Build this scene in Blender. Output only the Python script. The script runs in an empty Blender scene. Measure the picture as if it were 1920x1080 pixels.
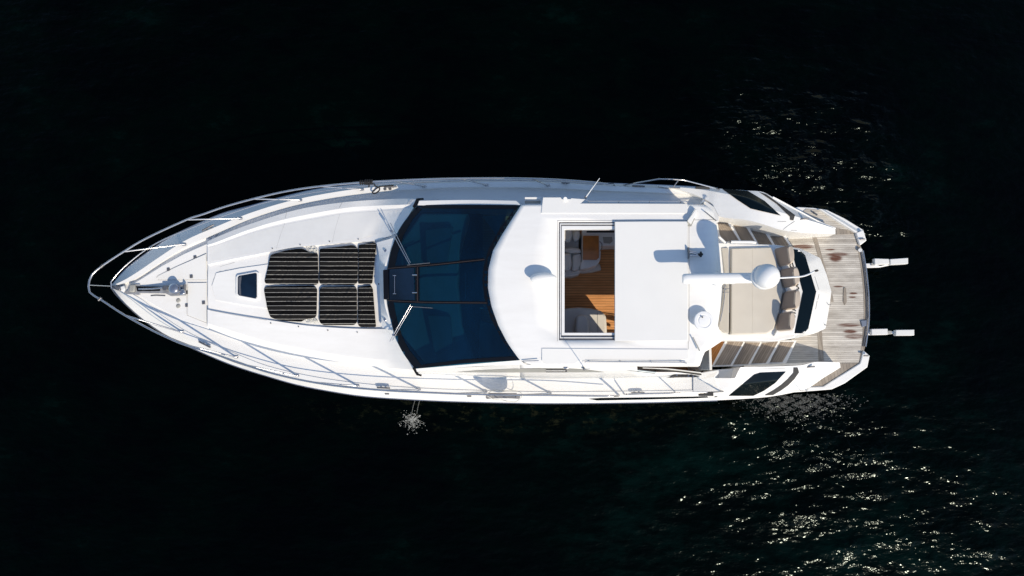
import bpy, bmesh, math, random
from mathutils import Vector, Matrix
from mathutils.bvhtree import BVHTree
from mathutils.geometry import delaunay_2d_cdt
random.seed(7)
S = bpy.context.scene
COL = S.collection
# ------------------------------------------------------------------ camera, sky, sun, exposure
CAM_H = 18.6
FPX = 1280.0
PITCH = math.atan(160.0/FPX)
cam_d = bpy.data.cameras.new('camera'); cam = bpy.data.objects.new('camera', cam_d); COL.objects.link(cam)
cam.location = (0, 0, CAM_H); cam.rotation_euler = (PITCH, 0, 0)
cam_d.sensor_width = 36.0; cam_d.lens = 24.0; cam_d.clip_start = 0.1; cam_d.clip_end = 5000
S.camera = cam
ELEV = math.radians(41.0)
sun_vec = Vector((0.58*math.cos(ELEV), -0.815*math.cos(ELEV), math.sin(ELEV))).normalized()
world = bpy.data.worlds.new("World"); S.world = world; world.use_nodes = True
wn = world.node_tree; wn.nodes.clear()
sky = wn.nodes.new('ShaderNodeTexSky'); sky.sky_type = 'NISHITA'; sky.sun_disc = False
sky.sun_elevation = ELEV; sky.sun_rotation = math.atan2(sun_vec.x, sun_vec.y)
sky.air_density = 1.0; sky.dust_density = 0.3; sky.ozone_density = 1.4
bg = wn.nodes.new('ShaderNodeBackground'); bg.inputs[1].default_value = 0.15
wo = wn.nodes.new('ShaderNodeOutputWorld')
wn.links.new(sky.outputs[0], bg.inputs[0]); wn.links.new(bg.outputs[0], wo.inputs[0])
sl = bpy.data.lights.new('sun', 'SUN'); sl.energy = 4.0; sl.angle = math.radians(0.5); sl.color = (1.0, 0.87, 0.68)
so = bpy.data.objects.new('sun', sl); COL.objects.link(so)
so.rotation_euler = sun_vec.to_track_quat('Z', 'Y').to_euler(); so.location = sun_vec*60
S.view_settings.view_transform = 'Standard'; S.view_settings.look = 'None'
S.view_settings.exposure = 0.12; S.view_settings.gamma = 1
S.render.engine = 'CYCLES'
S.cycles.max_bounces = 8; S.cycles.transparent_max_bounces = 12
S.cycles.caustics_reflective = False; S.cycles.caustics_refractive = False
S.cycles.sample_clamp_indirect = 6

def W(px, py, z):
    """point at height z seen at photograph pixel (px,py) of 1920x1080"""
    x = (px-960)/FPX; y = (540-py)/FPX
    c, s = math.cos(PITCH), math.sin(PITCH)
    d = Vector((x, y*c + s, y*s - c))
    return Vector((0, 0, CAM_H)) + d*((z-CAM_H)/d.z)

# ------------------------------------------------------------------ materials
def new_mat(name):
    m = bpy.data.materials.new(name); m.use_nodes = True
    nt = m.node_tree; b = nt.nodes['Principled BSDF']
    return m, nt, b
def N(nt, t, **kw):
    n = nt.nodes.new(t)
    for k, v in kw.items(): setattr(n, k, v)
    return n
def geo_pos(nt): return N(nt, 'ShaderNodeNewGeometry').outputs['Position']
def mapped(nt, scale, rot=(0,0,0)):
    mp = N(nt, 'ShaderNodeMapping'); mp.inputs['Scale'].default_value = scale; mp.inputs['Rotation'].default_value = rot
    nt.links.new(geo_pos(nt), mp.inputs['Vector']); return mp.outputs[0]
def noise(nt, vec, scale, detail=3, rough=0.5):
    n = N(nt, 'ShaderNodeTexNoise'); n.inputs['Scale'].default_value = scale
    n.inputs['Detail'].default_value = detail; n.inputs['Roughness'].default_value = rough
    nt.links.new(vec, n.inputs['Vector']); return n.outputs['Fac']
def math_(nt, op, a, b=None, c=None):
    n = N(nt, 'ShaderNodeMath', operation=op)
    for i, v in enumerate((a, b, c)):
        if v is None: continue
        if isinstance(v, (int, float)): n.inputs[i].default_value = v
        else: nt.links.new(v, n.inputs[i])
    return n.outputs[0]
def ramp(nt, fac, stops):
    r = N(nt, 'ShaderNodeValToRGB'); e = r.color_ramp.elements
    while len(e) > 1: e.remove(e[-1])
    e[0].position = stops[0][0]; e[0].color = (*stops[0][1], 1)
    for p, c in stops[1:]:
        q = e.new(p); q.color = (*c, 1)
    nt.links.new(fac, r.inputs[0]); return r.outputs[0]
def bump(nt, b, h, strength, dist=0.01):
    n = N(nt, 'ShaderNodeBump'); n.inputs['Strength'].default_value = strength; n.inputs['Distance'].default_value = dist
    nt.links.new(h, n.inputs['Height']); nt.links.new(n.outputs[0], b.inputs['Normal']); return n
def simple(name, col, rough=0.5, metal=0.0, var=0.06, vs=3.0, coat=0.0, bmp=0.0, bs=60, spec=0.5):
    m, nt, b = new_mat(name)
    lo = tuple(c*(1-var) for c in col); hi = tuple(min(1, c*(1+var)) for c in col)
    f = noise(nt, mapped(nt, (1,1,1)), vs, 4)
    nt.links.new(ramp(nt, f, [(0.3, lo), (0.7, hi)]), b.inputs['Base Color'])
    b.inputs['Roughness'].default_value = rough; b.inputs['Metallic'].default_value = metal
    b.inputs['Coat Weight'].default_value = coat; b.inputs['Specular IOR Level'].default_value = spec
    if bmp: bump(nt, b, noise(nt, mapped(nt, (1,1,1)), bs, 3), bmp)
    return m
GEL = simple('white_gelcoat', (0.80, 0.80, 0.79), 0.3, var=0.02, vs=1.2, spec=0.4)
def weathered(m, lo, hi):
    # faint dust and salt streaking that belongs to the gelcoat
    nt = m.node_tree; b = nt.nodes['Principled BSDF']
    f = noise(nt, mapped(nt, (0.6, 3, 1)), 2.2, 6, 0.65)
    nt.links.new(ramp(nt, f, [(0.32, lo), (0.68, hi)]), b.inputs['Base Color'])
weathered(GEL, (0.765, 0.762, 0.75), (0.81, 0.81, 0.80))
NONSLIP = simple('nonslip_deck', (0.745, 0.745, 0.735), 0.75, var=0.03, vs=2, bmp=0.25, bs=220, spec=0.2)
PANEL = simple('hatch_panel_gelcoat', (0.755, 0.755, 0.74), 0.45, var=0.015, vs=1.5, spec=0.3)
CREAM = simple('cream_vinyl', (0.585, 0.545, 0.475), 0.6, var=0.03, vs=2.5, bmp=0.15, bs=90, spec=0.25)
TAUPE = simple('beige_headrest_vinyl', (0.52, 0.44, 0.36), 0.6, var=0.05, vs=4, bmp=0.15, bs=90, spec=0.25)
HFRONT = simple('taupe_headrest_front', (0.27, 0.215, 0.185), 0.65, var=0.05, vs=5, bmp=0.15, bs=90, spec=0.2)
SOFA = simple('grey_leather', (0.66, 0.64, 0.60), 0.55, var=0.05, vs=4, spec=0.3)
STEEL = simple('stainless_steel', (0.50, 0.50, 0.52), 0.22, metal=0.9, var=0.05, vs=8)
DSTEEL = simple('dull_steel', (0.20, 0.20, 0.21), 0.45, metal=0.7, var=0.15, vs=12)
BLACK = simple('black_frame', (0.004, 0.005, 0.008), 0.35, var=0.2, spec=0.2)
RUBBER = simple('black_rubber', (0.012, 0.012, 0.013), 0.6, var=0.2)
SEAM = simple('seam_caulk', (0.36, 0.36, 0.36), 0.7, var=0.1)
GREYP = simple('grey_side_vinyl', (0.33, 0.33, 0.31), 0.5, var=0.05)
GREYT = simple('grey_rubber_tread', (0.055, 0.055, 0.055), 0.8, var=0.1, spec=0.2)
DOMEM = simple('radome_plastic', (0.80, 0.81, 0.82), 0.4, var=0.01, spec=0.3)
ROPEW = simple('white_rope', (0.66, 0.65, 0.60), 0.9, var=0.15, vs=40)
ROPEB = simple('black_rope', (0.012, 0.012, 0.013), 0.9, var=0.2, vs=40)
BUOYM = simple('buoy_cover', (0.22, 0.22, 0.23), 0.7, var=0.05)
LETTER = simple('black_lettering', (0.01, 0.01, 0.01), 0.4, var=0.1)
RUST = simple('reddish_wet_teak', (0.17, 0.062, 0.035), 0.7, var=0.5, vs=9)
TABLE = simple('varnished_table', (0.42, 0.15, 0.03), 0.3, var=0.2, vs=6, coat=0.3)
PVC = simple('white_pad_plastic', (0.70, 0.70, 0.68), 0.5, var=0.03, vs=6, bmp=0.2, bs=200)

def teak(name, lo, hi, line, pitch, rot=0.0, grain=14):
    m, nt, b = new_mat(name)
    v = mapped(nt, (1, 1, 1), (0, 0, rot))
    sp = N(nt, 'ShaderNodeSeparateXYZ'); nt.links.new(v, sp.inputs[0])
    y = sp.outputs['Y']
    k = math_(nt, 'DIVIDE', y, pitch)
    cell = math_(nt, 'FLOOR', k); fr = math_(nt, 'FRACT', k)
    wn_ = N(nt, 'ShaderNodeTexWhiteNoise', noise_dimensions='1D'); nt.links.new(cell, wn_.inputs['W'])
    mp = N(nt, 'ShaderNodeMapping'); mp.inputs['Scale'].default_value = (1.5, grain*2.2, 1); nt.links.new(v, mp.inputs[0])
    g = noise(nt, mp.outputs[0], 2.0, 5, 0.65)
    mp2 = N(nt, 'ShaderNodeMapping'); mp2.inputs['Scale'].default_value = (1, 2.5, 1); nt.links.new(v, mp2.inputs[0])
    g2 = noise(nt, mp2.outputs[0], 1.6, 4, 0.6)
    f = math_(nt, 'ADD', math_(nt, 'MULTIPLY', g, 0.5), math_(nt, 'MULTIPLY', wn_.outputs[0], 0.18))
    f = math_(nt, 'ADD', f, math_(nt, 'MULTIPLY', g2, 0.42))
    c = ramp(nt, f, [(0.34, lo), (0.72, hi)])
    ln = math_(nt, 'LESS_THAN', fr, 0.10)
    mx = N(nt, 'ShaderNodeMix', data_type='RGBA'); nt.links.new(ln, mx.inputs['Factor'])
    nt.links.new(c, mx.inputs['A']); mx.inputs['B'].default_value = (*line, 1)
    nt.links.new(mx.outputs['Result'], b.inputs['Base Color'])
    b.inputs['Roughness'].default_value = 0.75; b.inputs['Specular IOR Level'].default_value = 0.2
    bump(nt, b, g, 0.2, 0.004)
    return m
TEAK = teak('weathered_teak', (0.27, 0.235, 0.195), (0.53, 0.49, 0.43), (0.10, 0.085, 0.07), 0.055)
TEAKF = teak('weathered_teak_border', (0.22, 0.19, 0.16), (0.36, 0.32, 0.27), (0.16, 0.14, 0.12), 0.09, math.radians(82))
TEAKT = teak('weathered_teak_tread', (0.17, 0.135, 0.105), (0.37, 0.31, 0.25), (0.05, 0.04, 0.03), 0.05, math.radians(-122))
TEAKP = teak('weathered_teak_tread_port', (0.17, 0.135, 0.105), (0.40, 0.34, 0.28), (0.05, 0.04, 0.03), 0.05, math.radians(-58))
TEAKO = teak('oiled_teak', (0.34, 0.13, 0.035), (0.55, 0.26, 0.09), (0.10, 0.04, 0.015), 0.05, math.radians(-58))
SOLE = teak('saloon_sole', (0.50, 0.22, 0.08), (0.75, 0.38, 0.16), (0.05, 0.02, 0.008), 0.068, 0, 6)

def stain_mask(nt, cx, cy, rx, ry):
    c = W(cx, cy, 0.53); k = 72.0
    mp = N(nt, 'ShaderNodeMapping'); mp.inputs['Location'].default_value = (-c.x*k/rx, -c.y*k/ry, 0); mp.inputs['Scale'].default_value = (k/rx, k/ry, 0)
    nt.links.new(geo_pos(nt), mp.inputs['Vector'])
    l = N(nt, 'ShaderNodeVectorMath', operation='LENGTH'); nt.links.new(mp.outputs[0], l.inputs[0])
    mr = N(nt, 'ShaderNodeMapRange', interpolation_type='SMOOTHSTEP'); mr.inputs['From Min'].default_value = 1.15; mr.inputs['From Max'].default_value = 0.55
    nt.links.new(l.outputs['Value'], mr.inputs['Value']); return mr.outputs[0]
def stained(m):
    # reddish wet patches soaked into single planks of the bathing platform
    nt = m.node_tree; b = nt.nodes['Principled BSDF']; src = b.inputs['Base Color'].links[0].from_socket
    tot = None
    for e in ((1505,462.3,24,5),(1570,477,24,4.5),(1567,484,14,8),(1592,609.5,25,3.8),(1602,631,21,5),(1594,621.5,15,4),(1600,550,9,2.2),(1572,537,11,2),(1598,557,8,2),(1556,468,11,2)):
        k = stain_mask(nt, *e); tot = k if tot is None else math_(nt, 'MAXIMUM', tot, k)
    st = noise(nt, mapped(nt, (1.2, 16, 1)), 1.6, 3, 0.6)
    mr = N(nt, 'ShaderNodeMapRange'); mr.inputs['From Min'].default_value = 0.36; mr.inputs['From Max'].default_value = 0.56; nt.links.new(st, mr.inputs['Value'])
    f = math_(nt, 'MULTIPLY', math_(nt, 'MULTIPLY', tot, 0.92), math_(nt, 'ADD', math_(nt, 'MULTIPLY', mr.outputs[0], 0.5), 0.55))
    g = N(nt, 'ShaderNodeMix', data_type='RGBA'); nt.links.new(f, g.inputs['Factor']); nt.links.new(src, g.inputs['A']); g.inputs['B'].default_value = (0.10, 0.036, 0.022, 1)
    nt.links.new(g.outputs['Result'], b.inputs['Base Color'])
TEAKS = teak('weathered_teak_platform', (0.27, 0.245, 0.215), (0.66, 0.63, 0.575), (0.15, 0.13, 0.11), 0.055); stained(TEAKS)
def striped():
    m, nt, b = new_mat('black_striped_canvas')
    sp = N(nt, 'ShaderNodeSeparateXYZ'); 
    v = geo_pos(nt); wob = noise(nt, mapped(nt, (1,1,1)), 2.5, 2)
    nt.links.new(v, sp.inputs[0])
    y = math_(nt, 'ADD', sp.outputs['Y'], math_(nt, 'MULTIPLY', wob, 0.014))
    k = math_(nt, 'DIVIDE', y, 0.1085); fr = math_(nt, 'FRACT', k)
    k2 = math_(nt, 'FRACT', math_(nt, 'DIVIDE', y, 0.217))
    band = math_(nt, 'LESS_THAN', k2, 0.5)
    mx = N(nt, 'ShaderNodeMix', data_type='RGBA'); nt.links.new(band, mx.inputs['Factor'])
    mx.inputs['A'].default_value = (0.004, 0.004, 0.0045, 1); mx.inputs['B'].default_value = (0.013, 0.0127, 0.0127, 1)
    ln = math_(nt, 'LESS_THAN', fr, 0.09)
    my = N(nt, 'ShaderNodeMix', data_type='RGBA'); nt.links.new(ln, my.inputs['Factor'])
    nt.links.new(mx.outputs['Result'], my.inputs['A']); my.inputs['B'].default_value = (0.38, 0.37, 0.345, 1)
    nt.links.new(my.outputs['Result'], b.inputs['Base Color']); b.inputs['Roughness'].default_value = 0.85
    b.inputs['Specular IOR Level'].default_value = 0.06
    bump(nt, b, noise(nt, mapped(nt, (1,1,1)), 5, 4), 0.6, 0.03)
    return m
STRIPE = striped()

def tinted(name, tint, refl=0.05, rough=0.03, base=(0.001, 0.006, 0.014)):
    m = bpy.data.materials.new(name); m.use_nodes = True; nt = m.node_tree; nt.nodes.clear()
    out = N(nt, 'ShaderNodeOutputMaterial'); tr = N(nt, 'ShaderNodeBsdfTransparent'); tr.inputs[0].default_value = (*tint, 1)
    gl = N(nt, 'ShaderNodeBsdfGlossy'); gl.inputs['Roughness'].default_value = rough; gl.inputs['Color'].default_value = (0.75, 0.88, 1, 1)
    df = N(nt, 'ShaderNodeBsdfDiffuse'); refl_mottle = noise(nt, mapped(nt, (1.0, 0.35, 1), (0, 0, 0.6)), 1.3, 5, 0.6); nt.links.new(ramp(nt, refl_mottle, [(0.3, tuple(c*0.55 for c in base)), (0.7, tuple(c*1.7+0.0004 for c in base))]), df.inputs[0])  # mottled diffuse colour paints in the lighter reflections of the glass
    ad = N(nt, 'ShaderNodeAddShader'); nt.links.new(tr.outputs[0], ad.inputs[0]); nt.links.new(df.outputs[0], ad.inputs[1])
    lw = N(nt, 'ShaderNodeLayerWeight'); lw.inputs[0].default_value = 0.5
    f = math_(nt, 'ADD', math_(nt, 'MULTIPLY', math_(nt, 'POWER', lw.outputs['Facing'], 5.0), 0.9), refl)
    mx = N(nt, 'ShaderNodeMixShader'); nt.links.new(f, mx.inputs[0]); nt.links.new(ad.outputs[0], mx.inputs[1]); nt.links.new(gl.outputs[0], mx.inputs[2])
    nt.links.new(mx.outputs[0], out.inputs[0]); return m
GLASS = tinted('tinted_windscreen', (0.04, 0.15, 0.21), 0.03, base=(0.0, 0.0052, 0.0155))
CLEAR = tinted('clear_window', (0.9, 0.9, 0.9), 0.03, base=(0, 0, 0))
DGLASS = simple('dark_glazing', (0.001, 0.004, 0.006), 0.08, var=0.3, vs=2, spec=0.2)
SKYL = simple('skylight_glazing', (0.004, 0.012, 0.028), 0.1, var=0.5, vs=2)

# ------------------------------------------------------------------ mesh helpers
def finish(name, verts, faces, mat, parent=None, smooth=25, bevel=0, solid=0, loc=None, recalc=True):
    me = bpy.data.meshes.new(name); me.from_pydata([tuple(v) for v in verts], [], faces); me.update()
    if recalc:
        bm = bmesh.new(); bm.from_mesh(me); bmesh.ops.remove_doubles(bm, verts=bm.verts, dist=1e-5)
        bmesh.ops.recalc_face_normals(bm, faces=bm.faces); bm.to_mesh(me); bm.free()
    o = bpy.data.objects.new(name, me); COL.objects.link(o)
    me.materials.append(mat)
    if smooth:
        for p in me.polygons: p.use_smooth = True
        me.set_sharp_from_angle(angle=math.radians(smooth))
    if solid:
        md = o.modifiers.new('solid', 'SOLIDIFY'); md.thickness = solid; md.offset = -1
    if bevel:
        md = o.modifiers.new('bevel', 'BEVEL'); md.width = bevel; md.segments = 2; md.limit_method = 'ANGLE'; md.angle_limit = math.radians(30)
        md.harden_normals = False
    if parent is not None: attach(o, parent)
    return o
def attach(o, parent):
    o.parent = parent
    if parent.type == 'EMPTY': o.matrix_parent_inverse = Matrix.Translation(-parent.location)
def thing(name, label, cat, loc, group=None):
    o = bpy.data.objects.new(name, None); COL.objects.link(o); o.location = loc; o.empty_display_size = 0.3
    o['label'] = label; o['category'] = cat
    if group: o['group'] = group
    return o
def tag(o, label, cat, group=None, kind=None):
    o['label'] = label; o['category'] = cat
    if group: o['group'] = group
    if kind: o['kind'] = kind
    return o
def pchip(xs, ys, x):
    n = len(xs)
    if x <= xs[0]: return ys[0]
    if x >= xs[-1]: return ys[-1]
    h = [xs[i+1]-xs[i] for i in range(n-1)]; d = [(ys[i+1]-ys[i])/h[i] for i in range(n-1)]
    def m(i):
        if i == 0: return d[0]
        if i == n-1: return d[-1]
        if d[i-1]*d[i] <= 0: return 0
        w1 = 2*h[i]+h[i-1]; w2 = h[i]+2*h[i-1]
        return (w1+w2)/(w1/d[i-1]+w2/d[i])
    for i in range(n-1):
        if x <= xs[i+1]:
            t = (x-xs[i])/h[i]; m0, m1 = m(i), m(i+1)
            return ((1+2*t)*(1-t)**2)*ys[i] + t*(1-t)**2*h[i]*m0 + t*t*(3-2*t)*ys[i+1] + t*t*(t-1)*h[i]*m1
def interp(pts, x):
    return pchip([p[0] for p in pts], [p[1] for p in pts], x)
def resample(pts, n, smooth=True):
    """pts: list of 3-vectors -> n points evenly along it (Catmull-Rom when smooth)"""
    P = [Vector(p) for p in pts]
    if smooth and len(P) > 2:
        Q = [P[0]*2-P[1]] + P + [P[-1]*2-P[-2]]; out = []
        for i in range(1, len(Q)-2):
            for k in range(10):
                t = k/10; a, b, c, d = Q[i-1], Q[i], Q[i+1], Q[i+2]
                out.append(0.5*((2*b)+(c-a)*t+(2*a-5*b+4*c-d)*t*t+(3*b-a-3*c+d)*t**3))
        out.append(P[-1]); P = out
    L = [0]
    for i in range(1, len(P)): L.append(L[-1]+(P[i]-P[i-1]).length)
    res = []; j = 0
    for k in range(n):
        s = L[-1]*k/(n-1)
        while j < len(L)-2 and L[j+1] < s: j += 1
        seg = L[j+1]-L[j]; t = 0 if seg == 0 else (s-L[j])/seg
        res.append(P[j].lerp(P[j+1], min(1, max(0, t))))
    return res
def loft(name, lines, mat, parent, smooth=30, solid=0, bevel=0, close_ends=False):
    n = len(lines[0]); V = [p for l in lines for p in l]; F = []
    for i in range(len(lines)-1):
        for j in range(n-1):
            F.append((i*n+j, i*n+j+1, (i+1)*n+j+1, (i+1)*n+j))
    if close_ends:
        F.append(tuple(i*n for i in range(len(lines)))); F.append(tuple(i*n+n-1 for i in range(len(lines))))
    return finish(name, V, F, mat, parent, smooth, bevel, solid)
def lpx(pts, n=24, smooth=True):
    return resample([W(*p) for p in pts], n, smooth)
def prism(name, pts, depth, mat, parent, bevel=0.01, smooth=30, crown=0):
    """pts: (px,py,z) outline of the top; extruded straight down by depth"""
    T = [W(*p) for p in pts]; n = len(T)
    V = T + [Vector((p.x, p.y, p.z-depth)) for p in T]
    F = [tuple(range(n)), tuple(range(2*n-1, n-1, -1))] + [(i, (i+1) % n, n+(i+1) % n, n+i) for i in range(n)]
    return finish(name, V, F, mat, parent, smooth, bevel)
def flat(pts, z): return [(p[0], p[1], z) for p in pts]
def wbox(name, c, sx, sy, sz, mat, parent, rot=0, bevel=0.01):
    V = []; 
    for dz in (-.5, .5):
        for dx, dy in ((-.5,-.5),(.5,-.5),(.5,.5),(-.5,.5)):
            x, y = dx*sx, dy*sy
            V.append(Vector((c[0]+x*math.cos(rot)-y*math.sin(rot), c[1]+x*math.sin(rot)+y*math.cos(rot), c[2]+dz*sz)))
    F = [(3,2,1,0),(4,5,6,7),(0,1,5,4),(1,2,6,5),(2,3,7,6),(3,0,4,7)]
    return finish(name, V, F, mat, parent, 30, bevel)
def tube_geo(pts, r, seg=8, V=None, F=None, taper=None):
    V = [] if V is None else V; F = [] if F is None else F
    P = [Vector(p) for p in pts]; base = len(V); up = Vector((0, 0, 1))
    for i, p in enumerate(P):
        t = (P[min(i+1, len(P)-1)]-P[max(i-1, 0)]).normalized()
        a = t.cross(up if abs(t.z) < 0.95 else Vector((1, 0, 0))).normalized(); b = t.cross(a)
        rr = r if taper is None else r*(1-taper*i/(len(P)-1))
        for k in range(seg):
            th = 2*math.pi*k/seg; V.append(p+a*math.cos(th)*rr+b*math.sin(th)*rr)
    for i in range(len(P)-1):
        for k in range(seg):
            F.append((base+i*seg+k, base+i*seg+(k+1) % seg, base+(i+1)*seg+(k+1) % seg, base+(i+1)*seg+k))
    F.append(tuple(base+k for k in range(seg))[::-1]); F.append(tuple(base+(len(P)-1)*seg+k for k in range(seg)))
    return V, F
def tube(name, pts, r, mat, parent, seg=8, taper=None):
    V, F = tube_geo(pts, r, seg, taper=taper); return finish(name, V, F, mat, parent, 50)
def lathe(name, c, prof, mat, parent, seg=32, axis=None):
    V = []; F = []; n = len(prof)
    for k in range(seg):
        th = 2*math.pi*k/seg
        for r, z in prof: V.append(Vector((c[0]+r*math.cos(th), c[1]+r*math.sin(th), c[2]+z)))
    for k in range(seg):
        k2 = (k+1) % seg
        for i in range(n-1): F.append((k*n+i, k2*n+i, k2*n+i+1, k*n+i+1))
    F = [f for f in F]
    F.append(tuple(k*n for k in range(seg))[::-1]); F.append(tuple(k*n+n-1 for k in range(seg)))
    return finish(name, V, F, mat, parent, 40)
# ray casting on what is already built, so that fittings sit on the surface they belong to
class Surf:
    def __init__(s, objs):
        V = []; F = []
        for o in objs:
            b = len(V); V += [v.co.copy() for v in o.data.vertices]
            F += [tuple(b+i for i in p.vertices) for p in o.data.polygons]
        s.t = BVHTree.FromPolygons(V, F)
    def hit(s, px, py, off=0.0, z0=1.5):
        o = Vector((0, 0, CAM_H)); d = (W(px, py, 0)-o).normalized()
        h = s.t.ray_cast(o, d)
        if h[0] is None: return W(px, py, z0), Vector((0, 0, 1))
        n = h[1] if h[1].dot(d) < 0 else -h[1]
        return h[0]+n*off, n
def decal(name, poly, surf, off, mat, parent, step=8.0, solid=0.0, smooth=40):
    xs = [p[0] for p in poly]; ys = [p[1] for p in poly]
    pts = []; n = len(poly); ed = []
    for i in range(n):
        a, b = poly[i], poly[(i+1) % n]; L = math.hypot(b[0]-a[0], b[1]-a[1]); k = max(1, int(L/step))
        for j in range(k): pts.append(Vector((a[0]+(b[0]-a[0])*j/k, a[1]+(b[1]-a[1])*j/k)))
    m = len(pts); ed = [(i, (i+1) % m) for i in range(m)]
    x = min(xs)+step/2
    while x < max(xs):
        y = min(ys)+step/2
        while y < max(ys): pts.append(Vector((x, y))); y += step
        x += step
    v, e, f, *_ = delaunay_2d_cdt(pts, ed, [list(range(m))], 1, 1e-4)
    V = [surf.hit(p.x, p.y, off)[0] for p in v]
    return finish(name, V, [tuple(q) for q in f], mat, parent, smooth, 0, solid)
def surf_line(pts, surf, off=0.004, n=None, smooth=False):
    P = resample([Vector((p[0], p[1], 0)) for p in pts], n or max(2, int(sum(math.dist(pts[i][:2], pts[i+1][:2]) for i in range(len(pts)-1))/6)+2), smooth)
    return [surf.hit(p.x, p.y, off)[0] for p in P]
def seams(name, polys, surf, w, mat, parent, off=0.002, smooth=False):
    V = []; F = []
    for q in polys: tube_geo(surf_line(q, surf, off, None, smooth), w/2, 5, V, F)
    return finish(name, V, F, mat, parent, 0)

# ================================================================== SETTING: water
def water_mat():
    m, nt, b = new_mat('sea_water')
    b.inputs['Specular Tint'].default_value = (0.76, 0.94, 0.94, 1); b.inputs['Roughness'].default_value = 0.14; b.inputs['IOR'].default_value = 1.333
    b.inputs['Specular IOR Level'].default_value = 0.10
    v = mapped(nt, (1, 1, 1)); 
    wmix = N(nt, 'ShaderNodeMix', data_type='RGBA')
    tint = noise(nt, mapped(nt, (0.7, 1.1, 1), (0, 0, 0.5)), 0.35, 6, 0.7)
    cc = W(1560, 960, 0); mpt = N(nt, 'ShaderNodeMapping'); mpt.inputs['Location'].default_value = (-cc.x/13, -cc.y/7, 0); mpt.inputs['Scale'].default_value = (1/13, 1/7, 0)
    nt.links.new(geo_pos(nt), mpt.inputs['Vector']); lt = N(nt, 'ShaderNodeVectorMath', operation='LENGTH'); nt.links.new(mpt.outputs[0], lt.inputs[0])
    tint = math_(nt, 'ADD', tint, math_(nt, 'MULTIPLY', math_(nt, 'MAXIMUM', math_(nt, 'SUBTRACT', 1.0, lt.outputs['Value']), 0.0), 0.16))
    fine = noise(nt, mapped(nt, (0.6, 1.6, 1), (0, 0, 0.7)), 2.2, 5, 0.7)
    tint = math_(nt, 'ADD', tint, math_(nt, 'MULTIPLY', math_(nt, 'SUBTRACT', fine, 0.5), 0.5))
    nt.links.new(ramp(nt, tint, [(0.40, (0.0, 0.0001, 0.0001)), (0.60, (0.0, 0.0009, 0.0005)), (0.84, (0.0004, 0.0050, 0.0042))]), wmix.inputs['A'])
    # hull reflection and underwater growth, painted as a brown-green tint along the near side
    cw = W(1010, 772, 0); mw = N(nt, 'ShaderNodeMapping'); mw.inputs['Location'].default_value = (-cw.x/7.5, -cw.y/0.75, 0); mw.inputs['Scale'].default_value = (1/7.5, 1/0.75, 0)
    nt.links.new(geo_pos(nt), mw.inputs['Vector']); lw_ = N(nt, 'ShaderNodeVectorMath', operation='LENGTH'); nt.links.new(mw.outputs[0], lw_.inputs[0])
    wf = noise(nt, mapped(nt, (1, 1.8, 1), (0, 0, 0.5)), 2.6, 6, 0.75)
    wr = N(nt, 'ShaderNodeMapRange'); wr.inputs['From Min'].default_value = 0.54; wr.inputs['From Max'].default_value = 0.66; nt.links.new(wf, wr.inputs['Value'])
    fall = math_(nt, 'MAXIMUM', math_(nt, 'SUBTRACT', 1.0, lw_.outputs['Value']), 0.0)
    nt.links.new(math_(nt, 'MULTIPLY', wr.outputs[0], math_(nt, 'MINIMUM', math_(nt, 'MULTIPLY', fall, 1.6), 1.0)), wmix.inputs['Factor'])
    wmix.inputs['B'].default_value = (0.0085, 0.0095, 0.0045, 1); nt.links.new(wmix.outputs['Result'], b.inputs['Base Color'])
    def mask(px, py, rx, ry, amp):
        c = W(px, py, 0)
        mp = N(nt, 'ShaderNodeMapping'); mp.inputs['Location'].default_value = (-c.x/rx, -c.y/ry, 0); mp.inputs['Scale'].default_value = (1/rx, 1/ry, 1)
        nt.links.new(geo_pos(nt), mp.inputs['Vector'])
        l = N(nt, 'ShaderNodeVectorMath', operation='LENGTH'); nt.links.new(mp.outputs[0], l.inputs[0])
        mr = N(nt, 'ShaderNodeMapRange', interpolation_type='SMOOTHSTEP'); mr.inputs['From Min'].default_value = 1.0; mr.inputs['From Max'].default_value = 0.1
        mr.inputs['To Min'].default_value = 0; mr.inputs['To Max'].default_value = amp; nt.links.new(l.outputs['Value'], mr.inputs['Value'])
        return mr.outputs[0]
    amp = mask(1530, 890, 7.0, 4.8, 0.43)
    for a in ((1485, 305, 4.4, 4.4, 1.25), (1588, 1022, .7, .45, .6), (1490, 962, 1.3, .5, .45), (1625, 932, .9, .5, .4), (1500, 835, 1.6, .5, .35), (1610, 845, 1.5, .45, .35), (1860, 1030, 1.2, .6, .3), (1840, 1030, 6.0, 4.6, 0.26), (1600, 420, 3.2, 3.2, 0.5), (1490, 800, 2.6, 1.6, 0.45)):
        amp = math_(nt, 'ADD', amp, mask(*a))
    patch = noise(nt, mapped(nt, (0.6, 1.3, 1), (0, 0, -0.3)), 0.55, 3, 0.6)
    mr = N(nt, 'ShaderNodeMapRange'); mr.inputs['From Min'].default_value = 0.38; mr.inputs['From Max'].default_value = 0.66
    mr.inputs['To Min'].default_value = 0.45; mr.inputs['To Max'].default_value = 1.35; nt.links.new(patch, mr.inputs['Value'])
    amp = math_(nt, 'MULTIPLY', amp, mr.outputs[0]); amp = math_(nt, 'ADD', amp, 0.41)
    w1 = noise(nt, mapped(nt, (0.55, 1.25, 1), (0, 0, -0.28)), 1.5, 2, 0.5)
    w2 = noise(nt, mapped(nt, (0.7, 1.2, 1), (0, 0, -0.15)), 5.5, 2, 0.5)
    h = math_(nt, 'ADD', math_(nt, 'MULTIPLY', w1, 0.18), math_(nt, 'MULTIPLY', w2, 0.056))
    h = math_(nt, 'MULTIPLY', h, amp)
    bump(nt, b, h, 1.0, 1.0)
    return m
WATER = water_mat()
L = 2500
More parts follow.
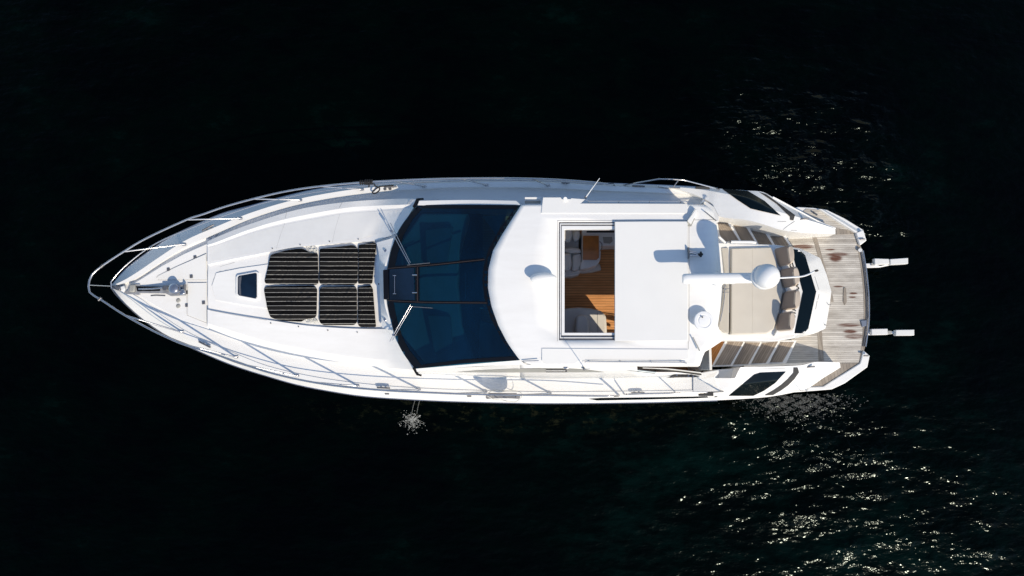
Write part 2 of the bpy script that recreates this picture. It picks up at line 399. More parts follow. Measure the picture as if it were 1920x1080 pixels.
sea = finish('water', [(-L, -L, 0), (L, -L, 0), (L, L, 0), (-L, L, 0)], [(0, 1, 2, 3)], WATER, None, 0, recalc=False)
tag(sea, 'near black green sea surface with sun glitter around the yacht', 'water', kind='structure')

# ================================================================== YACHT
yacht = thing('motor_yacht', 'long white motor yacht lying alone on dark water, bow to the left', 'yacht', (W(900, 545, 0).x, W(900, 545, 0).y, 0))
# profile lines in photograph pixels (top = far side, bottom = near side)
rubT = [(209,536),(235,506),(276,474),(317,446),(377,417),(421,399),(470,386),(535,368),(602,353.5),(680,345),(740,340.5),(864,336.5),(960,335.5),(1040,337),(1124,343),(1233,347),(1350,353)]
rubB = [(209,538),(232,566),(276,605),(314,630),(370,657),(440,686),(500,705),(560,722),(621,734),(681,743),(740,747.5),(870,753.5),(1040,756.5),(1200,755),(1350,751)]
capOT = [(211,535.5),(235,524),(301,480.5),(345,452),(408,424),(470,399),(564,372),(680,353),(740,347.5),(777,345),(864,342),(960,341),(1040,343),(1124,348),(1233,353),(1350,362)]
capIT = [(213,536.5),(244,527),(301,491.6),(345,464),(380,448),(409,435.6),(469,409),(558,383),(647,366.7),(740,356.7),(777,355),(864,351),(960,351),(1040,353),(1124,357),(1233,361),(1350,369)]
capOB = [(211,539),(257,562),(301,598),(345,628),(400,655),(441,673),(500,696),(560,711),(621,721.5),(681,728),(740,733),(870,738.5),(1040,741.5),(1200,740.5),(1350,737)]
capIB = [(213,538),(257,556),(301,590),(345,619),(400,646),(441,663),(500,686),(560,701),(621,712),(681,719.5),(740,725),(870,731.5),(1040,735),(1200,733.5),(1350,731)]
zrub = [(209,1.80),(400,1.60),(700,1.42),(1000,1.32),(1350,1.30)]
zcap = [(209,2.10),(400,1.93),(700,1.74),(1000,1.64),(1350,1.60)]
def ln(pts, zf, xs, dz=0): return [W(x, interp(pts, x), interp(zf, x)+dz) for x in xs]
XS = [209, 213, 219, 227, 238, 252]+[268+18*i for i in range(60)]+[1345]
XS = [x for x in XS if x <= 1345]
XD = [max(x, 213.01) for x in XS]
RT, RB = ln(rubT, zrub, XS), ln(rubB, zrub, XS)
OT, OB = ln(capOT, zcap, [max(x, 211) for x in XS]), ln(capOB, zcap, [max(x, 211) for x in XS])
def below(R, other, f, z, rake):
    out = []
    for i, (p, q) in enumerate(zip(R, other)):
        s = i/(len(R)-1); c = (p+q)/2
        ff = f*min(1, 0.35+s*3.2)
        out.append(Vector((p.x+rake*math.exp(-s*9), c.y+(p.y-c.y)*ff, z)))
    return out
WT, WB = below(RT, RB, 0.93, 0.05, 0.9), below(RB, RT, 0.93, 0.05, 0.9)
CT, CB = below(RT, RB, 0.80, -0.35, 1.6), below(RB, RT, 0.80, -0.35, 1.6)
KL = [Vector(((a.x+b.x)/2+0.6, (a.y+b.y)/2, -0.9)) for a, b in zip(CT, CB)]
hull = loft('hull', [OT, RT, WT, CT, KL, CB, WB, RB, OB], GEL, yacht, 28, close_ends=False)
# rub rail
V, F = tube_geo([p+Vector((0, 0, 0)) for p in RT], 0.018, 6); tube_geo([p for p in RB], 0.018, 6, V, F)
finish('rub_rail', V, F, STEEL, hull, 50)
# bulwark capping, gutters and side decks
IT, IB = ln(capIT, zcap, XD), ln(capIB, zcap, XD)
def low(line, d): return [Vector((p.x, p.y, p.z-d)) for p in line]
gT, gB = low(IT, 0.11), low(IB, 0.02)
XF = [i for i, x in enumerate(XS) if x <= 746]
fd = [[l[i] for i in XF] for l in (OT, IT, gT, gB, IB, OB)]
mid = [(a+b)/2 for a, b in zip(fd[2], fd[3])]
foredeck = loft('foredeck', [fd[0], fd[1], fd[2], mid, fd[3], fd[4], fd[5]], GEL, yacht, 25)
XA = [i for i in range(len(XS)) if XS[i] >= 736]
inT = [W(XS[i], 397, interp(zcap, XS[i])-0.10) for i in XA]
inB = [W(XS[i], 699 if XS[i] > 800 else 680, interp(zcap, XS[i])-0.03) for i in XA]
sdT = loft('side_deck', [[l[i] for i in XA] for l in (OT, IT, gT)]+[inT], GEL, yacht, 25)
sdB = loft('side_deck', [inB]+[[l[i] for i in XA] for l in (gB, IB, OB)], GEL, yacht, 25)
# ---- foredeck trunk with the locker lids
zf = 1.99
trunk = prism('bow_locker_deck', [(250,531,2.06),(268,520,2.05),(301,499,2.03),(345,475,zf),(391,455,1.96),(391,617,1.96),(345,603,zf),(301,580,2.03),(268,560,2.05),(250,547,2.06)], 0.14, GEL, yacht, 0.02)
# ---- coachroof
def zd(x): return interp(zcap, x)-0.11
zco = [(389,2.08),(470,2.06),(560,2.06),(650,2.07),(720,2.12),(745,2.28),(775,2.40),(800,2.43)]
zed = [(389,2.02),(470,1.96),(560,1.94),(650,1.94),(720,1.98),(760,2.12),(790,2.36)]
aT = [(389,453),(409,443.5),(469,420),(558,393),(647,379),(740,373),(786,372.5)]
bT = [(389,462),(409,457),(469,435.5),(535,418),(636,399.5),(700,393.5),(776,389)]
b2T = [(389,459.5),(409,453),(469,430),(535,411),(636,391.5),(700,386),(780,383)]
cT = [(389,496),(440,485),(502,473),(558,463),(669,453.5),(700,452),(745,437)]
cB = [(389,580.5),(440,590),(500,599.5),(560,608.5),(597,612.5),(660,616),(715,617),(736,617)]
b2B = [(389,606),(440,622),(500,640),(560,652),(640,666),(720,674),(768,671)]
aB = [(389,614),(440,634),(500,651),(560,665),(640,679),(720,689),(779,694)]
def zz(line, d): return [(x, y, interp(zco, x)+d) for x, y in line]
A0 = lpx([(x, y, interp(zed, x)) for x, y in aT], 40); A1 = lpx([(x, y, interp(zed, x)+0.055) for x, y in b2T], 40); A2 = lpx([(x, y, interp(zed, x)+0.035) for x, y in bT], 40); A3 = lpx([(x, y, 2.09) for x, y in cT[:-1]]+[(745, 437, 2.44)], 40)
A0b = [Vector((p.x, p.y, 1.45)) for p in A0]
B3 = lpx([(x, y, 2.09) for x, y in cB[:-1]]+[(736, 617, 2.44)], 40); B2 = lpx([(x, y, interp(zed, x)+0.08) for x, y in b2B], 40); B0 = lpx([(x, y, interp(zed, x)) for x, y in aB], 40); B0b = [Vector((p.x, p.y, 1.45)) for p in B0]
A3d, B3d = low(A3, 0.055), low(B3, 0.055)
MID = [(a+b)/2+Vector((0, 0, 0.03)) for a, b in zip(A3d, B3d)]
QT = [a.lerp(b, 0.5)+Vector((0, 0, 0.02)) for a, b in zip(A3d, MID)]; QB = [a.lerp(b, 0.5)+Vector((0, 0, 0.02)) for a, b in zip(B3d, MID)]
coach = loft('coachroof', [A0b, A0, A1, A2, A3, A3d, QT, MID, QB, B3d, B3, B2, B0, B0b], GEL, yacht, 14)
nl = 14; V = [l[0] for l in [A0b, A0, A1, A2, A3, A3d, QT, MID, QB, B3d, B3, B2, B0, B0b]]
finish('coachroof_front', V, [tuple(range(nl))], GEL, coach, 0)
# recess aft wall in front of the windscreen
R0 = lpx([(706,455,2.20),(711,480,2.23),(712,510,2.24),(712,548,2.24),(714,580,2.23),(716,614,2.20)], 24)
R1 = lpx([(738,446,2.42),(728,475,2.44),(721,503,2.45),(720,560,2.45),(727,592,2.44),(739,622,2.42)], 24)
R2 = lpx([(757,420,2.41),(741,450,2.44),(730,480,2.45),(725,562,2.45),(737,606,2.44),(759,655,2.42)], 24)
cowl = loft('windscreen_cowl', [R0, R1, R2], GEL, coach, 40)

# ---- windscreen
Ff = [(785,384.5,2.46),(764,407,2.46),(744,438,2.47),(733,473,2.48),(726,503,2.49),(724,535,2.49),(726,566,2.49),(733,602,2.48),(743,636,2.47),(757,664,2.46),(778,691.5,2.46)]
Fa = [(977,384.5,3.20),(947,431,3.25),(924,471,3.28),(915.6,504,3.30),(914,527,3.30),(918,560,3.30),(931,602,3.28),(950,640,3.24),(974.5,675.5,3.20)]
NV = 41
FR, AR = lpx(Ff, NV), lpx(Fa, NV)
rows = []
for k in range(13):
    t = k/12; bul = math.sin(t*math.pi)*0.05
    rows.append([a.lerp(b, t)+Vector((0, 0, bul)) for a, b in zip(FR, AR)])
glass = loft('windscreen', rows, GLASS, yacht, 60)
gs = Surf([glass])
# black frame bands and dividers, laid on the glass
def band(a, b): return a+b[::-1]
frm = []
frm.append([(785,384.5),(764,407),(744,438),(733,473),(727,503),(740,503),(746,475),(756,443),(773,412),(791,392)])
frm.append([(726,566),(733,602),(743,636),(757,664),(778,691.5),(790,684),(768,657),(755,632),(745,600),(738,566)])
frm.append([(785,384.5),(977,384.5),(968,392),(791,391)])
frm.append([(778,691.5),(868,681),(974.5,675.5),(964,668),(868,674),(787,684.5)])
frm.append([(977,384.5),(947,431),(924,471),(915.6,504),(914,527),(918,560),(931,602),(950,640),(974.5,675.5),(962,667),(941,636),(921,598),(909,560),(905,527),(907,502),(916,468),(938,428),(966,391)])
frm.append([(726,500),(820,493),(908,484),(909,489),(820,498.5),(726,506)])
frm.append([(725,561),(800,564),(915,565.5),(915,570),(800,569.5),(725,567)])
for i, q in enumerate(frm): decal('frame_band', q, gs, 0.006+0.0015*(i % 2)+0.003*(i > 4), BLACK, glass, 6)
decal('divider', [(779,501),(787,501),(787,565),(779,565)], gs, 0.013, BLACK, glass, 5)
# thin bright trim on the dividers
seams('divider_trim', [[(727,503.5),(820,496.2),(909,486.7)], [(727,563.5),(800,567),(913,568)], [(783,501),(783,565)]], gs, 0.012, simple('bronze_trim', (0.055, 0.035, 0.03), 0.4, var=0.1), glass, 0.015)
# centre walk-through door
door = decal('centre_door', [(731,505.5),(777,502.5),(778,562),(731,562)], gs, 0.018, SKYL, glass, 5)
seams('door_handle', [[(738,517),(744,517)], [(741,516),(741,551)], [(738,551),(744,551)]], gs, 0.018, STEEL, door, 0.03)
for y in (516, 549): seams('hinge', [[(774,y),(783,y)]], gs, 0.03, STEEL, door, 0.025)
prism('step_box', flat([(718,506),(728,505),(729,561),(719,561)], 2.56), 0.13, BLACK, glass, 0.012)
# wipers
def wiper(base, tip, tip2, bl0, bl1):
    a = gs.hit(*tip, 0.06)[0]; b = gs.hit(*base, 0.05, 2.55)[0]
    w = tube('wiper', [b, b.lerp(a, .5)+Vector((0, 0, .03)), a], 0.011, STEEL, glass)
    a2 = gs.hit(tip2[0], tip2[1], 0.06)[0]; b2 = gs.hit(base[0]+5, base[1]-2, 0.05, 2.55)[0]
    tube('wiper_link', [b2, b2.lerp(a2, .5)+Vector((0, 0, .03)), a2], 0.009, STEEL, w)
    tube('wiper_blade', surf_line([bl0, bl1], gs, 0.03), 0.010, DSTEEL, w)
    tube('wiper_motor', [b.lerp(a, .18)-Vector((0, 0, .06)), b.lerp(a, .18)+Vector((0, 0, .05))], 0.03, STEEL, w, 12)
wiper((727,420), (770,496.5), (772,494), (765,497.5), (807,493.5))
wiper((731,640), (772,572), (775,574), (768,574.5), (812,577.5))
# windscreen side coamings
lpT0 = lpx([(786,376.5,2.50),(880,375,2.85),(968,376.5,3.14)], 16); lpT1 = lpx([(783,385,2.47),(880,385,2.86),(977,385,3.20)], 16)
sill = loft('windscreen_sill', [[Vector((p.x, p.y-0.0, 1.5)) for p in lpT0], lpT0, lpT1], GEL, yacht, 30)
sB0 = lpx([(778,691,2.46),(868,680.5,2.86),(975,675,3.20)], 16); sB1 = lpx([(782,697,2.42),(868,688,2.80),(985,683,3.12)], 16)
loft('windscreen_sill', [sB0, sB1, [Vector((p.x, p.y-0.05, 1.5)) for p in sB1]], GEL, yacht, 30)
# black mullion ends standing on the side decks
for q in ([(783,373.5,2.4),(776,388,2.5)], [(776,690,2.5),(783,702,2.3)]):
    tube('mullion', [W(*q[0]), W(*q[1])], 0.035, BLACK, glass)
tube('mullion', [W(783,373.5,2.4), W(794,373,2.35)], 0.025, BLACK, glass)
tube('mullion', [W(783,702,2.3), W(790,704,2.25)], 0.025, BLACK, glass)

# ---- hardtop roof with the hatch opening
EDGT = [(977,384),(1018,382),(1100,381.5),(1290,382),(1330,387),(1346,400)]
ys = [384, 388, 394, 400, 407, 416, 440, 470, 505, 540, 575, 610, 638, 650, 660, 670, 676, 681, 686]
def front_x(y): return interp([(384,977),(431,947),(471,924),(504,915.6),(527,914),(560,918),(602,931),(640,950),(675.5,974.5),(686,1010)], y)
def aft_x(y): return interp([(384,1322),(394,1336),(411,1341),(416,1343),(430,1350),(440,1346),(460,1347.5),(480,1350),(545,1353),(575,1351),(612,1346),(620,1352),(632,1361),(637,1357),(650,1338),(662,1320),(675,1316),(686,1312)], y)
def front_s(y):
    for i, (x0, y0) in enumerate([(977,384),(947,431)]): pass
    return interp([(p[1], p[0]) for p in Fa], y) if y <= 675.5 else 974.5+(y-675.5)*2.6
cols_n = [0, 0.35, 0.7, 1]
def roof_z(x, y):
    e = 3.30-0.085*((y-532)/150.0)**2*1.0
    if x > 1295: e -= 0.0*(x-1295)
    return e
def roof_row(y):
    f = front_s(y); a = aft_x(y)
    xs_ = [f+(1048-f)*t for t in (0, 0.12, 0.3, 0.6, 1)]+[1060, 1100, 1153, 1200, 1250, 1290]+[1290+(a-1290)*t for t in (0.5, 1)]
    return xs_
V = []; F = []; nr = len(roof_row(500))
for y in ys:
    for x in roof_row(y):
        t = 0 if x > 1048 else (1048-x)/(1048-front_s(y))
        V.append(W(x, y, roof_z(x, y)-0.0*t))
for i in range(len(ys)-1):
    for j in range(nr-1):
        if 416 <= ys[i] < 638 and 4 <= j < 7: continue
        F.append((i*nr+j, i*nr+j+1, (i+1)*nr+j+1, (i+1)*nr+j))
roof = finish('hardtop', V, F, GEL, yacht, 40, 0, 0.07)
rs = Surf([roof])
# raised strips along both sides of the roof
prism('roof_panel', [(1015,399.5,3.255),(1018,370,3.22),(1052,370,3.22),(1053,373,3.225),(1070,373,3.225),(1071,371.5,3.225),(1097,373.5,3.225),(1088,381.5,3.25),(1289,382,3.25),(1289,400,3.255)], 0.035, PANEL, roof, 0.006)
prism('roof_panel', [(1016,653,3.262),(1290,655,3.262),(1291,674,3.245),(1090,676,3.245),(1075,683,3.22),(1022,683,3.22),(1016,676,3.25)], 0.035, PANEL, roof, 0.006)
seams('roof_seam', [[(1045,414),(1289,413.5)], [(1046,413.5),(1045.5,640)], [(1290.5,640),(1290.5,655)], [(1292,415),(1292,640)], [(1296,412.5),(1340,412)]], rs, 0.011, SEAM, roof)
# hatch rails and frame
def ring(name, o, i, z, depth, mat, parent):
    (x0, y0, x1, y1), (a0, b0, a1, b1) = o, i
    V = []; 
    for z_ in (z, z-depth):
        base = [W(*p, z) for p in ((x0,y0),(x1,y0),(x1,y1),(x0,y1),(a0,b0),(a1,b0),(a1,b1),(a0,b1))]
        V += [Vector((p.x, p.y, z_)) for p in base]
    F = []
    for k in range(4):
        n = (k+1) % 4
        F += [(k, n, 4+n, 4+k), (8+k, 8+n, 12+n, 12+k), (k, n, 8+n, 8+k), (4+k, 4+n, 12+n, 12+k)]
    return finish(name, V, F, mat, parent, 30, 0.004)
hatch = ring('hatch_track', (1048.3,416.5,1156,637.5), (1053.5,423,1155,628), 3.235, 0.03, DSTEEL, roof)
ring('hatch_track_rail', (1050,419,1154,634), (1051.5,420.6,1154,632.5), 3.262, 0.026, GEL, hatch)
ring('hatch_frame', (1053,423.5,1156.3,628.5), (1058.5,430,1155.5,624), 3.25, 0.10, GEL, hatch)
slide = prism('sliding_roof_panel', [(1153,415.5,3.32),(1221,415,3.322),(1289.5,415,3.32),(1290,470,3.345),(1290,530,3.352),(1290,590,3.345),(1289.5,639,3.325),(1220,639.5,3.326),(1153,639.5,3.325),(1153,590,3.345),(1153,530,3.352),(1153,470,3.345)], 0.045, PANEL, yacht, 0.008)
finish('panel_edge', [W(1152.3,416,3.318), W(1153.2,416,3.318), W(1153.2,639,3.322), W(1152.3,639,3.322), W(1152.3,416,3.24), W(1153.2,416,3.24), W(1153.2,639,3.24), W(1152.3,639,3.24)], [(0,1,2,3),(4,5,6,7),(0,3,7,4),(1,2,6,5),(0,1,5,4),(2,3,7,6)], SEAM, slide, 0)
# roof grab rails
def grab(pts, posts, z, r=0.012, h=0.07, par=None):
    g = tube('grab_rail', [W(x, y, z+h) for x, y in pts], r, STEEL, par or roof)
    for x, y in posts:
        p = W(x, y, z+h); tube('rail_post', [p, Vector((p.x, p.y, p.z-h-0.02))], r*0.9, STEEL, g)
grab([(1098,374),(1104,377),(1285,377),(1291,379)], [(1104,377),(1161,377),(1219,377),(1278,377)], 3.20, h=0.10)
grab([(1094,680),(1100,677.5),(1278,679),(1288,681)], [(1105,678),(1164,678),(1222,679),(1278,679)], 3.20)
tube('grab_rail', [W(980,677,3.26), W(1010,676,3.28)], 0.01, STEEL, roof); tube('grab_rail', [W(982,679.5,3.2), W(1010,679,3.2)], 0.012, DSTEEL, roof)
# roof sides / cabin sides: near side wall, and its mirror image on the far side
YC = (W(1100,384,3.2).y + W(1100,684,3.2).y)/2
wt = [(975,680,3.12),(1040,685,3.10),(1130,687,3.10),(1200,687.5,3.10),(1310,688,3.10)]
wm = [(975,696,2.35),(1040,698,2.3),(1130,699,2.3),(1200,699,2.28),(1310,699,2.25)]
wb = [(975,712,1.50),(1040,712.5,1.50),(1130,711,1.50),(1200,709.5,1.50),(1310,708,1.5)]
w0 = [(782,697,2.3),(850,690,2.62),(920,686,2.88),(975,682,3.1)]
c0 = [(782,699,2.1),(850,697,2.3),(920,696,2.35),(975,696,2.35)]
d0 = [(782,702,1.6),(850,706,1.55),(920,710,1.5),(975,712,1.5)]
side_obj = []
for sgn in (1, -1):
    def mir(L_): return L_ if sgn == 1 else [Vector((p.x, 2*YC-p.y, p.z)) for p in L_]
    n1 = 33
    TOP, MD, BT = mir(lpx(wt, n1)), mir(lpx(wm, n1)), mir(lpx(wb, n1))
    # wall with a window opening in its upper half
    V = TOP+MD+BT; F = []
    for j in range(n1-1):
        xx = TOP[j].x
        if sgn == 1 and W(1188, 690, 2.7).x < xx < W(1306, 690, 2.7).x: pass
        else: F.append((j, j+1, n1+j+1, n1+j))
        F.append((n1+j, n1+j+1, 2*n1+j+1, 2*n1+j))
    wall = finish('cabin_side', V, F, GEL, yacht, 30, 0, 0.03)
    side_obj.append(wall)
    loft('cabin_side_front', [mir(lpx(w0, 12)), mir(lpx(c0, 12)), mir(lpx(d0, 12))], GEL, wall, 30)
wsB = Surf([side_obj[0]]+[c for c in side_obj[0].children])
decal('side_glazing', [(856,697.3),(900,694),(960,691),(1010,690),(1060,690.2),(1100,692.5),(1134,697.6),(1060,698),(960,698),(900,698)], wsB, 0.006, GREYP, side_obj[0], 5)
decal('side_vent', [(1024,691.5),(1063,691.5),(1063,697.3),(1024,697.3)], wsB, 0.012, BLACK, side_obj[0], 4)
decal('vent_trim', [(1024,693.2),(1060,693.2),(1060,694.6),(1024,694.6)], wsB, 0.018, GEL, side_obj[0], 4)
wbox('vent_latch', W(1061,688.5,2.95), 0.10, 0.07, 0.08, STEEL, side_obj[0])
# roof overhang skirt (closes the gap between hardtop edge and cabin side)
for sgn in (1, -1):
    E = [W(x, 686, roof_z(x, 686)-0.0) for x in (1010, 1100, 1200, 1310)]; G = lpx([(985,683,3.1),(1100,687,3.1),(1200,687.5,3.1),(1310,688,3.1)], 4)
    if sgn == -1: E = [W(x, 384, roof_z(x, 384)) for x in (985, 1100, 1200, 1320)]; G = [Vector((p.x, p.y-0.03, 3.05)) for p in E]
    loft('roof_skirt', [E, G], GEL, roof, 30, 0.01)

# ---- saloon interior seen through the hatch and the windscreen
sole = prism('saloon_sole', [(905,400,1.12),(1300,400,1.12),(1300,700,1.12),(905,700,1.12)], 0.05, SOLE, yacht, 0)
inner = simple('cabin_lining', (0.75, 0.72, 0.66), 0.7, var=0.04)
wbox('bulkhead', ((W(1300,540,2.2)).x+0.1, YC, 2.1), 0.06, 3.9, 1.95, inner, yacht)
dash = prism('dashboard', [(738,470,2.2),(790,400,2.2),(880,400,2.3),(862,470,2.4),(858,535,2.42),(866,610,2.4),(890,676,2.3),(796,680,2.2),(742,615,2.2),(732,540,2.2)], 0.5, SOFA, yacht, 0.05)
for q in ([(796,430),(850,424),(838,500),(800,502)], [(800,590),(845,592),(850,655),(815,664)]):
    prism('dash_pod', flat(q, 2.47), 0.1, GREYP, dash, 0.03)
prism('chart_shelf', flat([(900,600),(935,612),(955,668),(897,668)], 2.2), 0.06, CREAM, dash, 0.02)
prism('chart_shelf', flat([(905,405),(950,402),(938,420),(934,440),(930,440)], 2.3), 0.06, CREAM, dash, 0.02)
tube('dash_rail', [W(873,512,2.6), W(873,560,2.6)], 0.012, STEEL, dash)
tube('dash_rail', [W(900,577.5,2.9), W(913,578,2.95)], 0.02, CREAM, dash)
def seatbox(name, q, z, d, par, mat=SOFA, bev=0.05): return prism(name, flat(q, z), d, mat, par, bev)
sofa = seatbox('sofa', [(1035,425),(1086,425),(1086,470),(1088,514),(1072,519),(1035,519)], 1.50, 0.38, yacht)
seatbox('sofa_cushion', [(1050,426),(1072,426),(1074,440),(1070,452),(1050,452)], 1.86, 0.34, sofa)
seatbox('sofa_cushion', [(1076,431),(1088,431),(1087,448),(1078,453),(1073,444)], 1.78, 0.24, sofa)
seatbox('sofa_cushion', [(1050,466),(1072,463),(1090,466),(1090,474),(1050,474)], 1.74, 0.22, sofa)
seatbox('sofa_cushion', [(1050,476),(1070,474),(1073,496),(1068,506),(1050,508)], 1.84, 0.30, sofa)
seatbox('sofa_cushion', [(1074,476),(1090,474),(1091,498),(1080,508),(1072,508)], 1.68, 0.18, sofa)
seatbox('sofa_base', [(1050,510),(1080,511),(1080,518),(1050,518)], 1.45, 0.3, sofa, PANEL)
unit = seatbox('galley_unit', [(1091,431),(1152.8,431),(1160,460),(1127,461),(1126,486),(1121,496),(1104,503),(1088,505),(1088,492),(1091,490)], 1.72, 0.58, yacht, PANEL, 0.04)
seatbox('unit_plinth', [(1086,500),(1110,500),(1125,494),(1128,506),(1110,510),(1086,512)], 1.32, 0.2, unit, SOFA, 0.03)
table = prism('table_top', flat([(1093,442),(1123,442),(1123,483),(1119,487),(1093,487)], 1.80), 0.03, TABLE, unit, 0.008)
tube('table_rail', [W(1124,452,1.9), W(1128.5,457,1.9), W(1129,465,1.9), W(1124.5,471,1.9)], 0.01, STEEL, unit)
prism('sink', flat([(1130,444),(1148,444),(1149,452),(1144,457),(1132,456)], 1.728), 0.02, GREYP, unit, 0.01)
prism('worktop_insert', flat([(1100,433),(1152,433),(1152,436),(1100,436)], 1.73), 0.02, BLACK, unit, 0.002)
helm = seatbox('helm_seat', [(1040,584),(1062,578),(1085,576),(1110,578),(1128,583),(1137,592),(1139,632),(1040,632)], 1.72, 0.5, yacht, SOFA, 0.06)
seatbox('seat_back', [(1078,632),(1080,596),(1086,590),(1098,590),(1104,597),(1106,632)], 2.02, 0.4, helm, SOFA, 0.07)
seams('seat_seam', [[(1120,580),(1121,626)]], Surf([helm]), 0.015, SEAM, helm)

# ---- quarter decks (wings) on both sides of the cockpit
def wing(name, lines, mat=GEL, n=60):
    ls = []
    for L_ in lines: 
        P = [Vector(p) for p in L_]; x0, x1 = P[0][0], P[-1][0]
        ls.append([W(x0+(x1-x0)*k/(n-1), interp([(p[0], p[1]) for p in L_], x0+(x1-x0)*k/(n-1)), interp([(p[0], p[2]) for p in L_], x0+(x1-x0)*k/(n-1))) for k in range(n)])
    return ls
lT = wing('w', [
    [(1236,348,1.60),(1304,351,1.68),(1354,354,1.66),(1400,357.2,1.60),(1426,359,1.55),(1451,371,1.42),(1496,395,1.15),(1549,422,0.86),(1566,428,0.80)],
    [(1236,348.6,1.61),(1304,354,1.74),(1354,362,1.80),(1400,372,1.84),(1426,384,1.84),(1451,394,1.74),(1496,407,1.46),(1549,423,1.04),(1566,429,0.90)],
    [(1236,349,1.62),(1280,357.5,1.70),(1322,374,1.80),(1341,389,1.92),(1345,404,1.96),(1402,413,1.96),(1439,423,1.86),(1464,431,1.72),(1521,437.5,1.18),(1566,438.5,0.86)]])
wingT = loft('quarter_deck', [low(lT[0], 0.5)]+lT+[[Vector((p.x, p.y, 1.5 if p.x < W(1346,400,1.9).x else 0.45)) for p in lT[2]]], GEL, yacht, 22)
lB = wing('w', [
    [(1300,706,1.62),(1340,709,1.78),(1378,709,1.86),(1388,689,1.92),(1440,687.5,1.80),(1500,685,1.42),(1534,678.5,1.12),(1574,679.5,0.86)],
    [(1300,735,1.62),(1340,733,1.75),(1378,722,1.80),(1420,716,1.74),(1460,712,1.58),(1500,706,1.34),(1534,698,1.08),(1575,682,0.84)],
    [(1300,752,1.32),(1356,750,1.30),(1400,747.5,1.22),(1433,745,1.15),(1477,738,1.0),(1512,729,0.88),(1545,708,0.8),(1576,689,0.76)]])
wingB = loft('quarter_deck', [[Vector((p.x, p.y, 0.45)) for p in lB[0]]]+lB+[low(lB[2], 0.5)], GEL, yacht, 22)
sT, sB = Surf([wingT]), Surf([wingB])
decal('quarter_window', [(1354,354.5),(1402,358.5),(1433,377),(1463.5,404.5),(1435,398),(1407,391.5),(1382,375)], sT, 0.012, DGLASS, wingT, 2)
decal('quarter_vent', [(1423,360.5),(1437,365),(1463,384),(1490,403.5),(1487,413.5),(1481,412.5),(1481,407),(1456,383)], sT, 0.012, GREYT, wingT, 1.6)
decal('quarter_window', [(1366,741.5),(1414,702),(1425,698.5),(1473,696.5),(1453,717.5),(1432,732),(1412,741.5)], sB, 0.014, DGLASS, wingB, 2)
decal('quarter_vent', [(1487.5,689),(1495,689),(1497.5,698),(1489,710),(1477,722),(1463,732),(1449,740),(1433,740.5),(1450,731),(1464,721.5),(1477,710),(1487,699)], sB, 0.014, GREYT, wingB, 1.6)
tube('wing_lip', [p+Vector((0, 0.0, 0.01)) for p in lT[0][38:]], 0.022, GEL, wingT)
seams('wing_seam', [[(1464,434),(1475,425),(1490,415)], [(1483,432),(1494,432)], [(1458,415.5),(1474,415.5)]], sT, 0.012, SEAM, wingT)
seams('wing_seam', [[(1424,692),(1473,690.5),(1474,692.5)]], sB, 0.012, SEAM, wingB)
seams('wing_seam', [[(1480,733),(1512,732)]], sB, 0.012, SEAM, wingB)
for s_, w_, p in ((sT, wingT, (1507,411)), (sB, wingB, (1518,688))):
    h = s_.hit(*p)[0]; 
    V = []; F = []; tube_geo([h+Vector((-.11, -.01, .03)), h+Vector((0, 0, .055)), h+Vector((.11, .01, .03))], 0.022, 8, V, F)
    finish('cleat', V, F, DSTEEL, w_, 50)
# raised rim fairing on the far wing and side-deck ramp
ramp_ = [lpx([(1200,352,1.49),(1283,361.5,1.52),(1322,374,1.70),(1341,389,1.90)], 14), lpx([(1200,392,1.49),(1288,388,1.52),(1322,388,1.72),(1341,391,1.90)], 14)]
loft('deck_ramp', ramp_, NONSLIP, sdT, 40)
# near side door recess: grey shaded floor and its white threshold
rec = prism('side_gate_recess', [(1340,712,1.50),(1347,693,1.50),(1390,690,1.50),(1384,709,1.50),(1352,732,1.55)], 0.05, NONSLIP, sdB, 0)
prism('gate_wall', [(1310,700,1.92),(1348,693,1.95),(1348,700,1.95),(1341,707,1.94),(1349,727,1.86),(1310,712,1.7)], 0.40, GEL, sdB, 0.02)
lathe('deck_drain', W(1380,698,1.505), [(0.055, 0), (0.055, 0.01), (0.04, 0.012), (0.035, 0.004)], DSTEEL, rec, 20)

prism('quarter_fairing', [(1318,373,1.80),(1342,390,1.915),(1348,406,1.955),(1348,416,1.955),(1322,416,1.90),(1310,396,1.84)], 0.5, GEL, wingT, 0.01)
# ---- cockpit: base moulding, sunpad, headrests, transom
base = prism('cockpit_moulding', [(1340,455,1.95),(1455,459,1.95),(1484,463,1.9),(1505,548,1.86),(1490,634,1.86),(1455,640,1.86),(1356,638,1.86),(1334,652,1.86)], 1.3, GEL, yacht, 0.015)
pad = prism('sun_pad', [(1371,465,2.02),(1408,464,2.02),(1446,463,2.02),(1460,504,2.02),(1469,545,2.02),(1461,585,2.02),(1451,618,2.02),(1438,625.5,2.02),(1371,627,2.02)], 0.15, CREAM, yacht, 0.03)
seams('pad_seam', [[(1411,466),(1411,625)]], Surf([pad]), 0.012, simple('pad_piping', (0.56, 0.52, 0.44), 0.6), pad, -0.002)
prism('seat_back_pad', [(1352,464,1.96),(1366,464,2.0),(1367.5,545,2.0),(1366.5,625,2.0),(1358,624,1.96),(1347,614,1.94),(1356,560,1.96),(1358,512,1.96)], 0.08, CREAM, yacht, 0.02)
prism('pad_gap', flat([(1367,464),(1371,464),(1371,627),(1367,627)], 1.89), 0.03, simple('brown_piping', (0.20, 0.17, 0.13), 0.7), pad, 0)
rl = tube('seat_rail', [W(1359,532,2.1), W(1358,560,2.1), W(1354,585,2.1), W(1350,603,2.08)], 0.012, STEEL, pad)
for y in (541, 548): tube('strap', [W(1355,y,2.06), W(1368,y,2.06)], 0.012, DSTEEL, rl)
